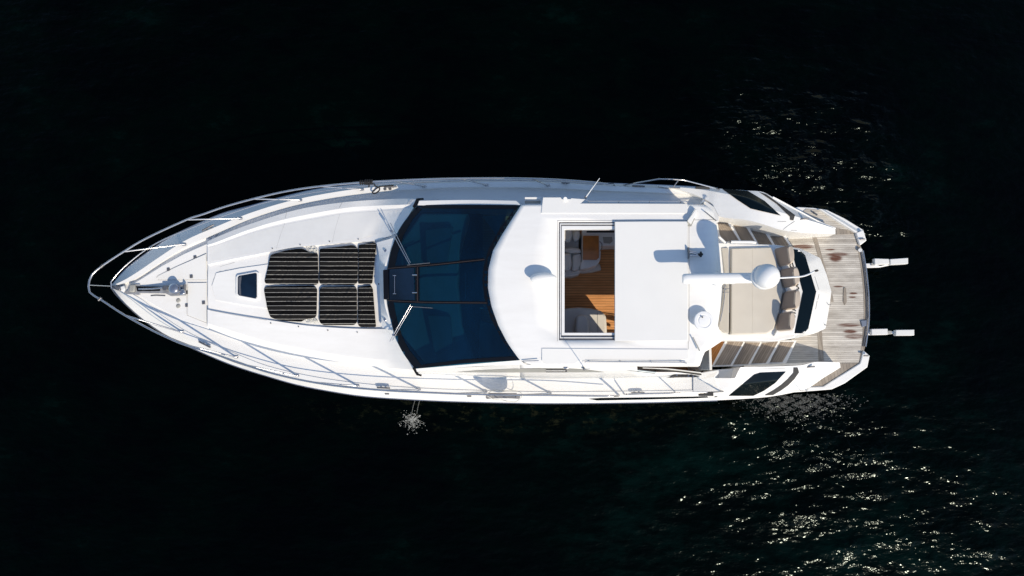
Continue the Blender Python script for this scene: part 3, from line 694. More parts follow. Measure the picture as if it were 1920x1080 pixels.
HR = [[(1452,465),(1477,464.5),(1484,477),(1483,494),(1462,502),(1457,484)],
      [(1461,505),(1484,503.5),(1494,518),(1493.5,533),(1470,542),(1466,526)],
      [(1470,546),(1489,545.5),(1496,557),(1492,574),(1476,583),(1463,580),(1468,560)],
      [(1461,586),(1479,585.5),(1486,597),(1481,616),(1468,622.5),(1455,620)]]
hl = ['top', '', '', '']
for q in HR:
    cx = sum(p[0] for p in q)/len(q); cy = sum(p[1] for p in q)/len(q)
    top = [W(p[0], p[1], 2.34 if p[0] > cx-2 else 2.04) for p in q]
    n = len(top)
    # build as: foot ring, sloping front, rolled top
    ft = [Vector((p.x, p.y, 1.93)) for p in top]
    xs_ = [p.x for p in top]; mx, mn = max(xs_), min(xs_)
    V = []; rings = []
    ctr = sum(top, Vector())/n
    def sm(pp, m=28):
        P = resample([*(p for p in pp), pp[0]], m+1, False)[:-1]
        for _ in range(3): P = [(P[i-1]+P[i]*2+P[(i+1) % m])/4 for i in range(m)]
        return P
    foot = sm([Vector((p.x, p.y, 1.92)) for p in [W(a, b, 2.0) for a, b in q]])
    # the upper ring is the aft 45 % of the footprint, raised
    up = []
    for p in foot:
        u = (p.x-mn)/(mx-mn)
        u2 = 0.56+0.44*u
        up.append(Vector((mn+(mx-mn)*u2, p.y, 2.36)))
    up2 = [Vector((p.x*0.75+0.25*(mn+(mx-mn)*0.80), ctr.y+(p.y-ctr.y)*0.8, 2.42)) for p in up]
    f2 = [Vector((p.x, p.y, 1.98)) for p in foot]
    m = 28
    for r_ in (foot, f2, up, up2): V += r_
    F = [(k*m+i, k*m+(i+1) % m, (k+1)*m+(i+1) % m, (k+1)*m+i) for k in range(3) for i in range(m)]
    F += [tuple(range(m)), tuple(3*m+i for i in range(m))]
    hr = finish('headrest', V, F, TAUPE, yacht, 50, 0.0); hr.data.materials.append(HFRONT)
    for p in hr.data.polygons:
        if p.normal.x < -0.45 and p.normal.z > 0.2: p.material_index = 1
# transom: coaming top, dark garage window, sloping aft face
o_out = [(1483,463,1.55),(1501,466,1.5),(1538,484,1.32),(1550,515,1.28),(1559,547,1.25),(1554,582,1.28),(1548,616,1.32),(1525,626,1.42),(1490,635,1.55)]
o_wo = [(1480,464,1.96),(1499,469,1.92),(1510,480,1.90),(1520,512,1.9),(1530,547,1.90),(1523,582,1.9),(1515,617,1.90),(1506,625,1.92),(1488,628,1.96)]
o_wi = [(1478,464,1.97),(1481.5,467,2.0),(1487,480,2.0),(1497,515,2.0),(1505,547,2.0),(1498,582,2.0),(1489,612,2.0),(1487,624,2.0),(1480,628,1.97)]
o_in = [(1452,463,1.95),(1456,466,1.96),(1462,480,1.96),(1470,515,1.96),(1474,547,1.96),(1468,582,1.96),(1459,612,1.96),(1456,622,1.95),(1452,630,1.93)]
nT = 61
Lo, Lw, Lx, Li = [lpx(q, nT, False) for q in (o_out, o_wo, o_wi, o_in)]
Lo0 = [Vector((p.x, p.y, 0.5)) for p in Lo]; Li0 = [Vector((p.x, p.y, 1.8)) for p in Li]
transom = loft('transom', [Lo0, Lo, Lw, Lx, Li, Li0], GEL, yacht, 20)
ts = Surf([transom])
decal('garage_window', [(1481.5,466.5),(1499,469),(1509.5,479),(1530,547),(1515,617),(1506,625),(1489,625),(1505,547),(1487,480)], ts, 0.008, DGLASS, transom, 5)
seams('transom_slot', [[(1527.5,519),(1535,543)], [(1535.5,552),(1533,562)], [(1532,564),(1529,580)]], ts, 0.02, SEAM, transom)
for q in ([(1553,571),(1558,572)], [(1545,609),(1551,610)]): seams('transom_hinge', [q], ts, 0.02, DSTEEL, transom)
# yacht's name in script on the coaming, the strokes that show between the headrests
strokes = [
 [(1492,532),(1494,531.5),(1496.5,533),(1494.5,535.5),(1492.5,536.5),(1495.5,538),(1498,540),(1497,542),(1493.5,543.3)],
 [(1494.3,524.5),(1494.8,527)], [(1490.5,509.5),(1491,512.5)],
 [(1484.8,491),(1486.5,496),(1488,501),(1489,505.5)], [(1483,494),(1481.5,496.5),(1482,500),(1484,503),(1485.5,500.5)], [(1487,504.5),(1489,505)],
 [(1496.4,559.5),(1496.6,562.3)], [(1495.2,566),(1494.6,571)], [(1494.2,574.5),(1490.5,577),(1489,580.5)],
 [(1486,581.5),(1488.5,580.5),(1492,583)], [(1485.5,588.5),(1487,586),(1491.8,587.5)], [(1487,590),(1489.5,591.5),(1490.2,594.5),(1488.3,598)],
 [(1486.6,602),(1488.4,602.6),(1487.3,605)], [(1485.4,608.5),(1487,609.5),(1485.8,612)]]
V = []; F = []
for q in strokes: tube_geo(surf_line(q, ts, 0.003, 10, True), 0.014, 6, V, F)
finish('name_lettering', V, F, LETTER, transom, 0)

# ---- steps on both sides
def step(qt, z, outer, mat, blk):
    s_ = prism('step', flat(blk, z), 0.35, GEL, yacht, 0.012)
    prism('tread', flat(qt, z+0.012), 0.012, mat, s_, 0.002)
    return s_
TT = [([(1346,416),(1363,416),(1386.5,452),(1357,453),(1350,440)], [(1340,410),(1367,414),(1393,458),(1340,458)], 1.46),
      ([(1374,420),(1395,420),(1417,455),(1392,455)], [(1366,412),(1399,416),(1424,460),(1391,460)], 1.29),
      ([(1405,427),(1428,427),(1449,460),(1424,460)], [(1398,415),(1431,420),(1455,462),(1423,462)], 1.11),
      ([(1437,432),(1461,433),(1482,463),(1455,462)], [(1430,420),(1465,428),(1487,465),(1454,464)], 0.93)]
for q, b_, z in TT: step(q, z, None, TEAKT, b_)
TB = [([(1339.5,685),(1369.6,683.7),(1395,639.5),(1366,639)], [(1334,688),(1373,687),(1399,637),(1361,637)], 1.26),
      ([(1374,683.5),(1403,682.5),(1427,640),(1399,640)], [(1372,688),(1406,687),(1431,637),(1398,637)], 1.11),
      ([(1408,681.5),(1436,680.5),(1459,640.5),(1431,640.5)], [(1405,688),(1440,687),(1462,638),(1430,637)], 0.96),
      ([(1442,679.5),(1467,679),(1489,641),(1464,641.5)], [(1439,688),(1472,687),(1494,638),(1461,638)], 0.80)]
for q, b_, z in TB: step(q, z, None, TEAKP, b_)
ck = prism('cockpit_sole', flat([(1306,692),(1336,688),(1364,634),(1350,634),(1316,662)], 1.22), 0.05, TEAKO, yacht, 0)
tube('door_rail', [W(1323,656,1.6), W(1342,642,1.62)], 0.014, STEEL, ck)
hb = tube('hand_rail', [W(1366,455,2.02), W(1371,453.5,2.16), W(1410,454,2.16), W(1416,455,2.04)], 0.035, GEL, base)
tube('hand_rail', [W(1348,444,2.1), W(1360,455,2.05)], 0.03, GEL, base)
# stair side wall on the near side (inner face of quarter deck)
stw = [lpx([(1395,688.5,1.90),(1440,687,1.78),(1500,684.5,1.40),(1534,678.5,1.10)], 14, False), lpx([(1395,682,0.6),(1440,680.5,0.6),(1500,680,0.5),(1534,678,0.5)], 14, False)]
loft('stair_side', stw, PANEL, wingB, 30)

# ---- swim platform
PZ = 0.52
plat_o = [(1440,400),(1497,388),(1525,389.5),(1551,393.5),(1583,409),(1619,431),(1625,451),(1613,460),(1617,470),(1622,495),(1626,519),(1629,544),(1630,568),(1630,592),(1628,620),(1625,645),(1619,657),(1631,667),(1626.6,688.5),(1584.5,718.6),(1560,730),(1512,734),(1440,739)]
platform = prism('swim_platform', flat(plat_o, PZ), 0.22, GEL, yacht, 0.015)
tk = prism('platform_teak', flat([(1455,436),(1512,391),(1537,393.5),(1605,435),(1606,441),(1613,470),(1618,500),(1622,545),(1622,592),(1620,620),(1617,650),(1612,680),(1543.5,723.5),(1517,724.7),(1455,724)], PZ+0.012), 0.011, TEAKS, platform, 0)
prism('teak_border', flat([(1521,438),(1528,438),(1533,450),(1547,500),(1562,558),(1563,566),(1558,566),(1540,500),(1524,447)], PZ+0.018), 0.005, TEAKF, platform, 0)
prism('teak_border', flat([(1533,625),(1541,620),(1545,678),(1535,678)], PZ+0.018), 0.005, TEAKF, platform, 0)
prism('teak_border', flat([(1604,441),(1609,441),(1622,505),(1627,545),(1628,592),(1623,645),(1618,668),(1613,679),(1611,679),(1616,645),(1620,592),(1619,545),(1614,500)], PZ+0.018), 0.005, TEAKF, platform, 0)
prism('teak_border', flat([(1577,681),(1612,681),(1544,723.5),(1517,724.7)], PZ+0.018), 0.005, TEAKF, platform, 0)
prism('teak_border', flat([(1568,427),(1606,436),(1605,439),(1568,440)], PZ+0.018), 0.005, TEAKF, platform, 0)
# raised outer rims
prism('platform_rim', [(1536,392,.63),(1540,392,.63),(1607.5,434.5,.63),(1605,436,.63)], 0.12, GEL, platform, 0.004)
prism('platform_rim', [(1540,392,.61),(1550,393.3,.44),(1617,430.8,.44),(1607.5,434.5,.61)], 0.2, GEL, platform, 0.004)
prism('platform_rim', flat([(1605,436),(1619,431),(1625,451),(1613,460),(1609,448)], PZ+0.10), 0.12, GEL, platform, 0.02)
prism('platform_rim', flat([(1512,734),(1517,726),(1544,724.5),(1613,681),(1619,657),(1631,667),(1626.6,688.5),(1584.5,718.6),(1560,730)], PZ+0.05), 0.07, GEL, platform, 0.02)
tube('platform_edge_rail', lpx([(1618,470,0.56),(1624,505,0.56),(1628,544,0.56),(1629.5,575,0.56),(1628.5,610,0.56),(1623,650,0.56)], 20), 0.02, STEEL, platform)
tube('platform_edge_rail', lpx([(1614,470,0.56),(1620,505,0.56),(1624,544,0.56),(1625.5,575,0.56),(1624.5,610,0.56),(1619,650,0.56)], 20), 0.012, DSTEEL, platform)
ps = Surf([tk])
prism('ladder_lid', flat([(1582,539),(1586,539),(1588,566),(1584,572),(1581,566)], PZ+0.03), 0.02, TEAKF, platform, 0.004)
prism('shower_box', flat([(1614,601),(1625,600),(1625,611),(1617,613)], PZ+0.05), 0.05, simple('blue_grey_plastic', (0.14, 0.17, 0.23), 0.5), platform, 0.01)
tube('platform_light', [W(1613,469,0.54), W(1613,469,0.62)], 0.05, GEL, platform, 16)
for p in ((1617,448.5), (1624,667)):
    h = W(*p, PZ+0.13); V, F = tube_geo([h+Vector((-.06, 0, 0)), h+Vector((.06, .0, 0))], 0.022, 8); finish('cleat', V, F, DSTEEL, platform, 50)
for p, s_ in (((1527,401), 1), ((1535,708), 1)):
    h = W(*p, PZ+0.03); V, F = tube_geo([h+Vector((-.05, .05, .02)), h+Vector((.05, -.05, .06))], 0.022, 8); finish('cleat', V, F, DSTEEL, platform, 50)
# tender chock arms reaching aft over the water
a1 = prism('chock_arm', flat([(1619,494),(1634,493.5),(1651,498.5),(1668,494),(1668,497.5),(1651,501),(1620,502)], 0.50), 0.10, GEL, platform, 0.012)
prism('chock_pad', flat([(1640,484.5),(1667,485.5),(1668,495),(1641,496)], 0.60), 0.14, PVC, a1, 0.012)
prism('chock_pad', flat([(1669,485.8),(1703,483.5),(1703,494.5),(1670,496.4)], 0.60), 0.14, PVC, a1, 0.012)
prism('chock_pivot', flat([(1634,493),(1641,493),(1641,497.5),(1634,497.5)], 0.54), 0.06, GREYP, a1, 0.005)
a2 = prism('chock_arm', flat([(1619,621),(1634,620.5),(1664,620),(1682,622.5),(1682,625),(1664,627),(1620,628.5)], 0.50), 0.10, GEL, platform, 0.012)
prism('chock_pad', flat([(1634,616.8),(1664.5,616.2),(1665,627.5),(1635,628.2)], 0.60), 0.14, PVC, a2, 0.012)
prism('chock_pad', flat([(1680,618.5),(1714.5,618),(1714.5,629),(1680,629.3)], 0.60), 0.14, PVC, a2, 0.012)
prism('chock_pivot', flat([(1665,620),(1672,620.5),(1672,626),(1665,626)], 0.54), 0.06, GREYP, a2, 0.005)

# ---- skylight, raised hatch panel, small coachroof fittings
cs = Surf([coach, cowl, foredeck, trunk])
zc = cs.hit(460, 536)[0].z
hp = prism('hatch_plinth', flat([(397,536),(405,511.5),(450,502.5),(503,495),(505,497),(505,577),(503,578.5),(450,571),(404,562.5)], zc+0.02), 0.12, GEL, coach, 0.008)
sk = prism('skylight_frame', flat([(442,519),(445,515),(481,508.5),(485,511),(485,560),(481,563),(446,556.5),(442,553)], zc+0.075), 0.06, GEL, coach, 0.015)
prism('skylight_glass', flat([(445.5,520),(448,517),(479,511.5),(481.5,513),(481.5,558),(479,560),(448,554),(445.5,551)], zc+0.083), 0.02, SKYL, sk, 0.006)
prism('skylight_blind', flat([(446.5,521),(450,518.5),(453,518),(451,535),(452,553),(448,552)], zc+0.087), 0.005, DSTEEL, sk, 0.001)
seams('deck_seam', [[(518,467),(526,440),(534,419)], [(623,455),(629,428),(637,402)], [(535,409),(540,388)], [(636,390),(642,380)], [(397,536),(405,511.5),(450,502.5),(498,495.7)], [(389,581),(440,591),(500,600.5)], [(413,500),(440,492)], [(775,372.5),(760,386)]], Surf([coach, hp]), 0.006, SEAM, coach)
decal('nonslip_panel', [(392,464),(409,459),(469,438),(535,420.5),(636,402),(700,396),(757,393),(744,412),(733,431),(669,449),(560,459),(502,469.5),(440,481),(392,491)], cs, 0.003, NONSLIP, coach, 10)
for x, y in ((511,466),(563,459),(618,453),(672,448.5),(508,606),(560,612.5),(615,619.5),(670,623)):
    h = cs.hit(x, y)[0]; tube('deck_stud', [h-Vector((0,0,.01)), h+Vector((0,0,.02))], 0.014, DSTEEL, coach, 10)
for x, y in ((723,470),(722,599)):
    h = cs.hit(x, y)[0]; lathe('filler_cap', h, [(0.04, -0.02), (0.04, 0.012), (0.03, 0.02), (0.012, 0.02)], STEEL, cowl, 20)
tube('vent_slot', [W(710,531,2.3), W(710,534,2.3)], 0.012, BLACK, cowl)

# ---- bow locker lids, latches, windlass and anchor gear
tr = Surf([trunk])
lid1 = prism('locker_lid', [(294.5,520.5,2.036),(297,517,2.036),(330,500.5,2.02),(386,476,2.0),(387.5,524,2.0),(330,524,2.015),(298,524,2.036)], 0.02, PANEL, trunk, 0.004)
lid2 = prism('locker_lid', [(352,530.5,2.012),(387,530,1.992),(387,604,1.992),(352,590,2.012)], 0.02, PANEL, trunk, 0.004)
tr = Surf([trunk, lid1, lid2, foredeck])
seams('deck_seam', [[(293,521),(296,516.5),(330,499.5),(388,474.5)], [(296,525),(388,525)], [(350.5,529),(388,529)], [(350.5,529),(350.5,591),(388,606)]], tr, 0.009, SEAM, trunk)
for x, y in ((316,505.5),(366,482.5),(359,518.5),(351.5,548.5),(350.5,572.5),(382,567.5)):
    h = tr.hit(x, y)[0]; wbox('latch', h+Vector((0, 0, .008)), 0.07, 0.08, 0.03, DSTEEL, trunk, 0.1, 0.006)
for x, y in ((334.5,563.5),(334.5,574)):
    h = tr.hit(x, y)[0]; lathe('foot_switch', h, [(0.052, -0.01), (0.052, 0.012), (0.04, 0.022), (0.01, 0.024)], GREYP, trunk, 20)
seams('nonslip_edge', [[(283,554.5),(292,553.6),(310,554.3)]], tr, 0.03, DSTEEL, trunk)
gear = prism('anchor_channel', flat([(232,548),(239,545),(245,532),(262,532),(262,536),(300,535),(346,534),(347,554),(320,555),(310,550),(262,549.5),(262,553),(234,551)], 2.085), 0.05, simple('channel_steel', (0.42,0.42,0.42), 0.35, metal=0.5, var=0.25, vs=10), yacht, 0.006)
prism('channel_slot', flat([(255,536.5),(300,538),(300,545.5),(257,546)], 2.092), 0.02, BLACK, gear, 0.002)
wbox('fairlead', W(248,540.5,2.12), 0.14, 0.19, 0.06, GREYP, gear, 0, 0.03)
lathe('bow_roller', W(226,540.5,2.12), [(0.02,-0.02),(0.045,-0.02),(0.03,0.0),(0.045,0.02),(0.02,0.02)], DSTEEL, gear, 20)
wbox('stem_fitting', W(219,540,2.12), 0.20, 0.09, 0.05, DSTEEL, gear, -0.35, 0.015)
wbox('stem_fitting', W(231,541,2.12), 0.10, 0.12, 0.06, GEL, gear, 0.3, 0.02)
tube('anchor_shank', [W(260,542,2.13), W(285,541.5,2.15), W(305,540,2.15)], 0.02, STEEL, gear)
V = []; F = []
for k in range(14):
    p = W(268+3.3*k, 543-0.25*k, 2.125); d = Vector((0.03, 0.004, 0)) if k % 2 else Vector((0.03, 0, 0.012))
    tube_geo([p-d, p+d], 0.012, 6, V, F)
finish('chain', V, F, DSTEEL, gear, 0)
wbox('chain_stopper', W(311,540.5,2.14), 0.12, 0.12, 0.08, DSTEEL, gear, 0, 0.015)
wl = lathe('windlass', W(331,542,2.09), [(0.12, 0), (0.12, 0.05), (0.07, 0.07), (0.07, 0.10), (0.115, 0.13), (0.115, 0.17), (0.07, 0.20), (0.02, 0.205)], STEEL, gear, 28)
wbox('windlass_motor', W(342,548,2.13), 0.14, 0.14, 0.10, STEEL, gear, 0.3, 0.03)
wbox('windlass_plate', W(346.5,542,2.12), 0.02, 0.24, 0.10, DSTEEL, gear, 0, 0.004)

# ---- rails
ZRT = [(166,2.72),(300,2.66),(500,2.50),(800,2.36),(1160,2.22)]
railT = [(166,537),(167.5,527),(171,517),(191,499),(235,470),(276,446),(352,411),(380,402),(421,387.7),(480,371.5),(540,358),(602,349),(678,342),(740,338.5),(800,336),(864,334.5),(960,334.2),(1040,336.5),(1110,341.5),(1140,345)]
railB = [(166,537),(167.5,545),(171,551),(191,563),(229,588),(276,614.5),(314,633),(345,646),(400,663),(452,681),(500,697),(560,711.5),(621,722),(681,728.5),(740,733),(796,735.5),(870,738.5),(960,740.3),(1040,741),(1110,742),(1150,742.5)]
def rz(x): return interp(ZRT, x)
def rail_pts(p): return resample([W(x, y, rz(x)) for x, y in p], 90)
rt = rail_pts(railT); rb = rail_pts(railB)
dk = Surf([foredeck, sdT, sdB, hull, wingT, wingB, trunk, coach])
endT = dk.hit(1152, 347.5)[0]; endB = dk.hit(1161, 741.5)[0]
bow_rail = tube('bow_rail', rt[::-1]+rb[1:]+[endB+Vector((-0.06,0,.2)), endB], 0.024, STEEL, yacht, 8)
tube('rail_end', [rt[-1], endT+Vector((-0.05, 0, .15)), endT], 0.017, STEEL, bow_rail)
# lower rail close to the hull edge
lrT = [(209,541,2.3),(207.5,530,2.32),(218,516,2.33),(238,496,2.33),(276,466.5,2.32),(320,443,2.3),(396,413,2.26),(470,387.5,2.2),(504,378,2.18),(560,365.5,2.14),(624,355.5,2.10),(691,347.5,2.08),(740,343.5,2.06),(864,338.5,2.03),(960,338,2.0),(1040,340,1.98),(1130,346,1.9)]
lrB = [(209,541,2.3),(214,549,2.31),(235,571,2.32),(276,606,2.3),(320,633,2.28),(396,661.5,2.22),(452,683,2.18),(560,712.5,2.12),(691,730,2.08),(864,739,2.03),(1040,742,2.0),(1150,743,1.9)]
tube('lower_rail', lpx(lrT, 80), 0.016, STEEL, bow_rail); tube('lower_rail', lpx(lrB, 80), 0.010, DSTEEL, bow_rail)
tube('rail_brace', [W(166,534.5,2.72), W(208,536.5,2.3)], 0.013, STEEL, bow_rail)
def nearest(R, x, y):
    return min(R, key=lambda p: (p-W(x, y, rz(x))).length)
def stanchion(R, tx, ty, bx, by, surf=dk, par=None, r=0.019):
    a = nearest(R, tx, ty); b = surf.hit(bx, by)[0]
    s_ = tube('stanchion', [a, b+Vector((0, 0, .04)), b+Vector((0.05, 0, .03)), b+Vector((0.05, 0, -.02))], r, STEEL, par or bow_rail)
    wbox('stanchion_foot', b+Vector((.03, 0, .012)), 0.10, 0.06, 0.025, STEEL, bow_rail, 0, 0.01)
for t in ((235,470.5,343.7,458.6),(351.6,411,449,410),(475.5,373,561,375.6),(604,350,676.7,355.6),(740,339,793,349.5),(860,335,910,347),(995,335,1025.6,347.5)): stanchion(rt, *t)
for t in ((233.5,589,339,622),(340,645,441,669.5),(458,684,555,704.5),(585,716,668,723.5),(714,731,783,730.5),(850,738,908,735),(975,740.5,1028,737.5)): stanchion(rb, *t)
for x, y in ((191,499),(190,562.5)):
    p = nearest(rt if y < 530 else rb, x, y); tube('rail_lamp', [p-Vector((.03, .03, 0)), p+Vector((.03, .03, 0))], 0.032, DSTEEL, bow_rail, 10)
# quarter rails
q1 = [dk.hit(1169,347.5)[0], W(1190,343.5,1.9), W(1235.6,335.6,2.2), W(1258,336,2.22), W(1283,337.8,2.2), W(1340,352.5,1.9), dk.hit(1349,355.5)[0]]
qr = tube('quarter_rail', resample(q1, 30, False), 0.018, STEEL, yacht)
tube('stanchion', [W(1272,337.5,2.2), dk.hit(1262,351.5)[0]], 0.014, STEEL, qr)
tube('rail_foot', [dk.hit(1256,351.5,.02)[0], dk.hit(1275,352.5,.02)[0]], 0.02, STEEL, qr)
h = dk.hit(1317,353.5,0.02)[0]; wbox('rubber_pad', h, 0.36, 0.07, 0.04, GREYT, qr)
q2 = [dk.hit(1171,739.5)[0], W(1176,739,2.0), W(1200,738,2.2), W(1260,737,2.22), W(1330,735.5,2.15), dk.hit(1356,733.5)[0]]
qb = tube('quarter_rail', resample(q2, 30, False), 0.018, STEEL, yacht)
tube('stanchion', [W(1262,737,2.2), dk.hit(1266,735)[0]], 0.014, STEEL, qb)
wbox('rubber_pad', W(1323.5,738.5,2.14), 0.35, 0.10, 0.05, GREYT, qb)
# cleats on the side decks
def cleat(x, y, rot, L_=0.16, par=None):
    h = dk.hit(x, y)[0]+Vector((0, 0, .06)); d = Vector((math.cos(rot), math.sin(rot), 0))*L_
    V, F = tube_geo([h-d, h-d*.5+Vector((0,0,.012)), h+d*.5+Vector((0,0,.012)), h+d], 0.022, 8)
    for s_ in (-.35, .35): tube_geo([h+d*s_, h+d*s_-Vector((0,0,.07))], 0.018, 8, V, F)
    return finish('cleat', V, F, DSTEEL, par or foredeck, 50)
cleat(386,646,-0.45); cleat(392,428,0.5); cleat(720,727,-0.06); cleat(733,351.5,0.05); cleat(1195,736.5,0.03, par=sdB); cleat(1196,350,-0.05, par=sdT); cleat(1060,344,0, 0.1, sdT)
for x in (722, 732): 
    h = dk.hit(x, 351.8)[0]
for x, y in ((394,446),(404,440),(722,354.5),(731.5,354)):
    h = dk.hit(x, y)[0]; lathe('deck_filler', h, [(0.04, -0.01), (0.04, 0.012), (0.02, 0.016)], STEEL if x < 500 else DSTEEL, foredeck, 16)
hs = Surf([hull])
decal('hull_window', [(1103,747.5),(1125,746),(1200,745),(1300,743.5),(1345,741.8),(1345,744.3),(1300,746.5),(1200,749),(1120,750.5)], hs, 0.006, DGLASS, hull, 6)
for x, y in ((726,737.5),(880,742)):
    h, n_ = hs.hit(x, y, 0.01); tube('drain_fitting', [h-Vector((.05,0,0)), h+Vector((.05,0,0))], 0.022, DSTEEL, hull)
# cabin-side fittings: winch/steps near the aft quarter window, door frame bars
bar = lambda n, a, b, r, m, par: tube(n, [W(*a), W(*b)], r, m, par)
ws = side_obj[0]
bar('side_step', (1172,691.5,2.62), (1228,698,2.4), 0.035, simple('blue_steel', (0.30,0.34,0.37), 0.35, metal=0.5), ws)
aw = prism('quarter_screen', [(1196,688.5,2.60),(1245,690,2.58),(1312,697,2.36),(1315,701.5,2.30),(1270,696.5,2.40)], 0.03, GREYP, yacht, 0.004)
tube('screen_frame', [W(1205,689.5,2.66), W(1250,691,2.62), W(1314,698.5,2.42)], 0.014, PVC, aw)
tube('screen_frame', [W(1196,689.5,2.60), W(1270,697,2.42), W(1315,702.5,2.30)], 0.013, BLACK, aw)
lk = prism('door_mechanism', [(1256,708,1.9),(1266,700,2.1),(1313,705,1.95),(1303,707.5,1.9)], 0.04, BLACK, yacht, 0.004)
prism('mechanism_step', [(1250,708.5,1.86),(1262,703,2.0),(1268,704,2.0),(1264,709,1.86)], 0.04, STEEL, lk, 0.005)
for x, y in ((1269,703),(1291,705),(1300,706)): tube('bolt', [W(x, y, 2.04), W(x, y, 2.09)], 0.02, STEEL, lk, 10)

# ---- roof fittings
zr = 3.30
# teardrop spotlight housing
def ellipsoid(name, c, rx, ry, rz_, mat, par, rot=0, cut=-1.0):
    V = []; F = []; nu, nv = 28, 12
    for j in range(nv+1):
        ph = math.pi*j/nv
        for i in range(nu):
            th = 2*math.pi*i/nu; x = rx*math.sin(ph)*math.cos(th); y = ry*math.sin(ph)*math.sin(th); z = max(rz_*math.cos(ph), cut*rz_)
            V.append(Vector((c[0]+x*math.cos(rot)-y*math.sin(rot), c[1]+x*math.sin(rot)+y*math.cos(rot), c[2]+z)))
    for j in range(nv):
        for i in range(nu): F.append((j*nu+i, j*nu+(i+1) % nu, (j+1)*nu+(i+1) % nu, (j+1)*nu+i))
    return finish(name, V, F, mat, par, 60)
spot = ellipsoid('searchlight', W(1019,522,zr+0.17), 0.30, 0.13, 0.13, GEL, roof, 0.0)
tube('searchlight_stalk', [W(1021,522,zr-0.02), W(1021,522,zr+0.1)], 0.07, GEL, spot, 14)
tube('searchlight_bracket', [W(996,521,zr+0.10), W(996,521,zr-0.02)], 0.012, STEEL, spot)
mush = lathe('satellite_antenna', W(1315.5,603,zr-0.03), [(0.10, 0), (0.10, 0.10), (0.20, 0.12), (0.22, 0.145), (0.222, 0.185), (0.21, 0.20), (0.155, 0.205), (0.15, 0.195), (0.12, 0.195), (0.113, 0.207), (0.01, 0.212)], DOMEM, roof, 40)
tube('antenna_screw', [W(1317,594.5,zr+0.18), W(1317,594.5,zr+0.215)], 0.018, DSTEEL, mush, 12)
# mast, open-array radar, satellite dome
mast = prism('radar_mast', [(1342,515,3.78),(1392,512,3.84),(1396,520,3.85),(1392,528,3.84),(1342,526,3.78),(1336,520,3.78)], 0.5, DOMEM, yacht, 0.05)
# mast foot: swept wing down to the roof
mf = [resample([W(x, y, 3.28) for x, y in ((1298,517),(1340,512),(1345,521),(1340,530),(1298,526),(1298,517))], 24, False),
      resample([W(x, y, 3.80) for x, y in ((1330,515),(1388,513),(1395,521),(1388,529),(1330,527),(1330,515))], 24, False)]
loft('mast_foot', mf, DOMEM, mast, 40)
arm = prism('mast_arm', [(1385,514,3.90),(1432,511,4.02),(1432,526,4.02),(1385,528,3.90)], 0.12, DOMEM, mast, 0.04)
radar = thing('x', '', '', (0,0,0)) if False else None
rc = W(1350, 521.5, 3.94)
ra = lathe('radar_pedestal', (rc.x, rc.y, 3.72), [(0.16, 0), (0.16, 0.08), (0.10, 0.16), (0.08, 0.22)], DOMEM, yacht, 28)
# bar with rounded back and flat underside
e0, e1 = W(1280, 523, 3.98), W(1420, 521, 3.98)
V = []; F = []; seg = 16; nn = 2
ax = (e1-e0).normalized(); sd = Vector((-ax.y, ax.x, 0))
prof = [(math.cos(math.pi*k/seg)*0.115, math.sin(math.pi*k/seg)*0.085) for k in range(seg+1)]+[(-0.10, -0.05), (0.10, -0.05)]
stn = [(0.0, 0.80), (0.02, 0.95), (0.06, 1.0), (0.94, 1.0), (0.98, 0.95), (1.0, 0.80)]
for t, s_ in stn:
    c = e0.lerp(e1, t)
    for a, b in prof: V.append(c+sd*a*s_+Vector((0, 0, b*s_)))
m = len(prof)
for i in range(len(stn)-1):
    for k in range(m): F.append((i*m+k, i*m+(k+1) % m, (i+1)*m+(k+1) % m, (i+1)*m+k))
F += [tuple(range(m)), tuple((len(stn)-1)*m+k for k in range(m))]
finish('radar_array', V, F, DOMEM, ra, 40)
dc = W(1438, 518, 4.46)
sd_ = ellipsoid('satellite_dome', dc, 0.262, 0.262, 0.262, DOMEM, yacht, 0, -0.75)
lathe('dome_base', (dc.x-0.02, dc.y, dc.z-0.38), [(0.14, -0.05), (0.16, 0.05), (0.26, 0.20), (0.268, 0.25), (0.262, 0.30)], DOMEM, sd_, 40)
seam_ = lathe('dome_band', (dc.x, dc.y, dc.z-0.03), [(0.255, -0.008), (0.2655, -0.006), (0.2655, 0.006), (0.255, 0.008)], PANEL, sd_, 40)
pole = tube('anchor_light_pole', lpx([(1440,521,4.06),(1465,521,4.05),(1490,519.5,4.06),(1505,518,4.08),(1517,514,4.12),(1528,508,4.2)], 20), 0.018, DOMEM, mast)
ellipsoid('anchor_light', W(1531,507.5,4.22), 0.045, 0.025, 0.025, RUBBER, pole, 0.2)
# horn and floodlight on the shaded part of the roof
hn = wbox('horn_bracket', W(1290.5,475,zr+0.05), 0.025, 0.26, 0.14, DSTEEL, roof)
tube('horn', [W(1293,472,zr+.09), W(1306,475,zr+.09)], 0.03, STEEL, hn, 12); tube('horn', [W(1293,478,zr+.09), W(1309,479,zr+.09)], 0.022, STEEL, hn, 12)
for dx, dy in ((0,0),(4,-3),(4,3),(2,1),(6,0)): wbox('horn_trumpet', W(1310+dx,477+dy,zr+.08), 0.045, 0.05, 0.05, RUBBER, hn)
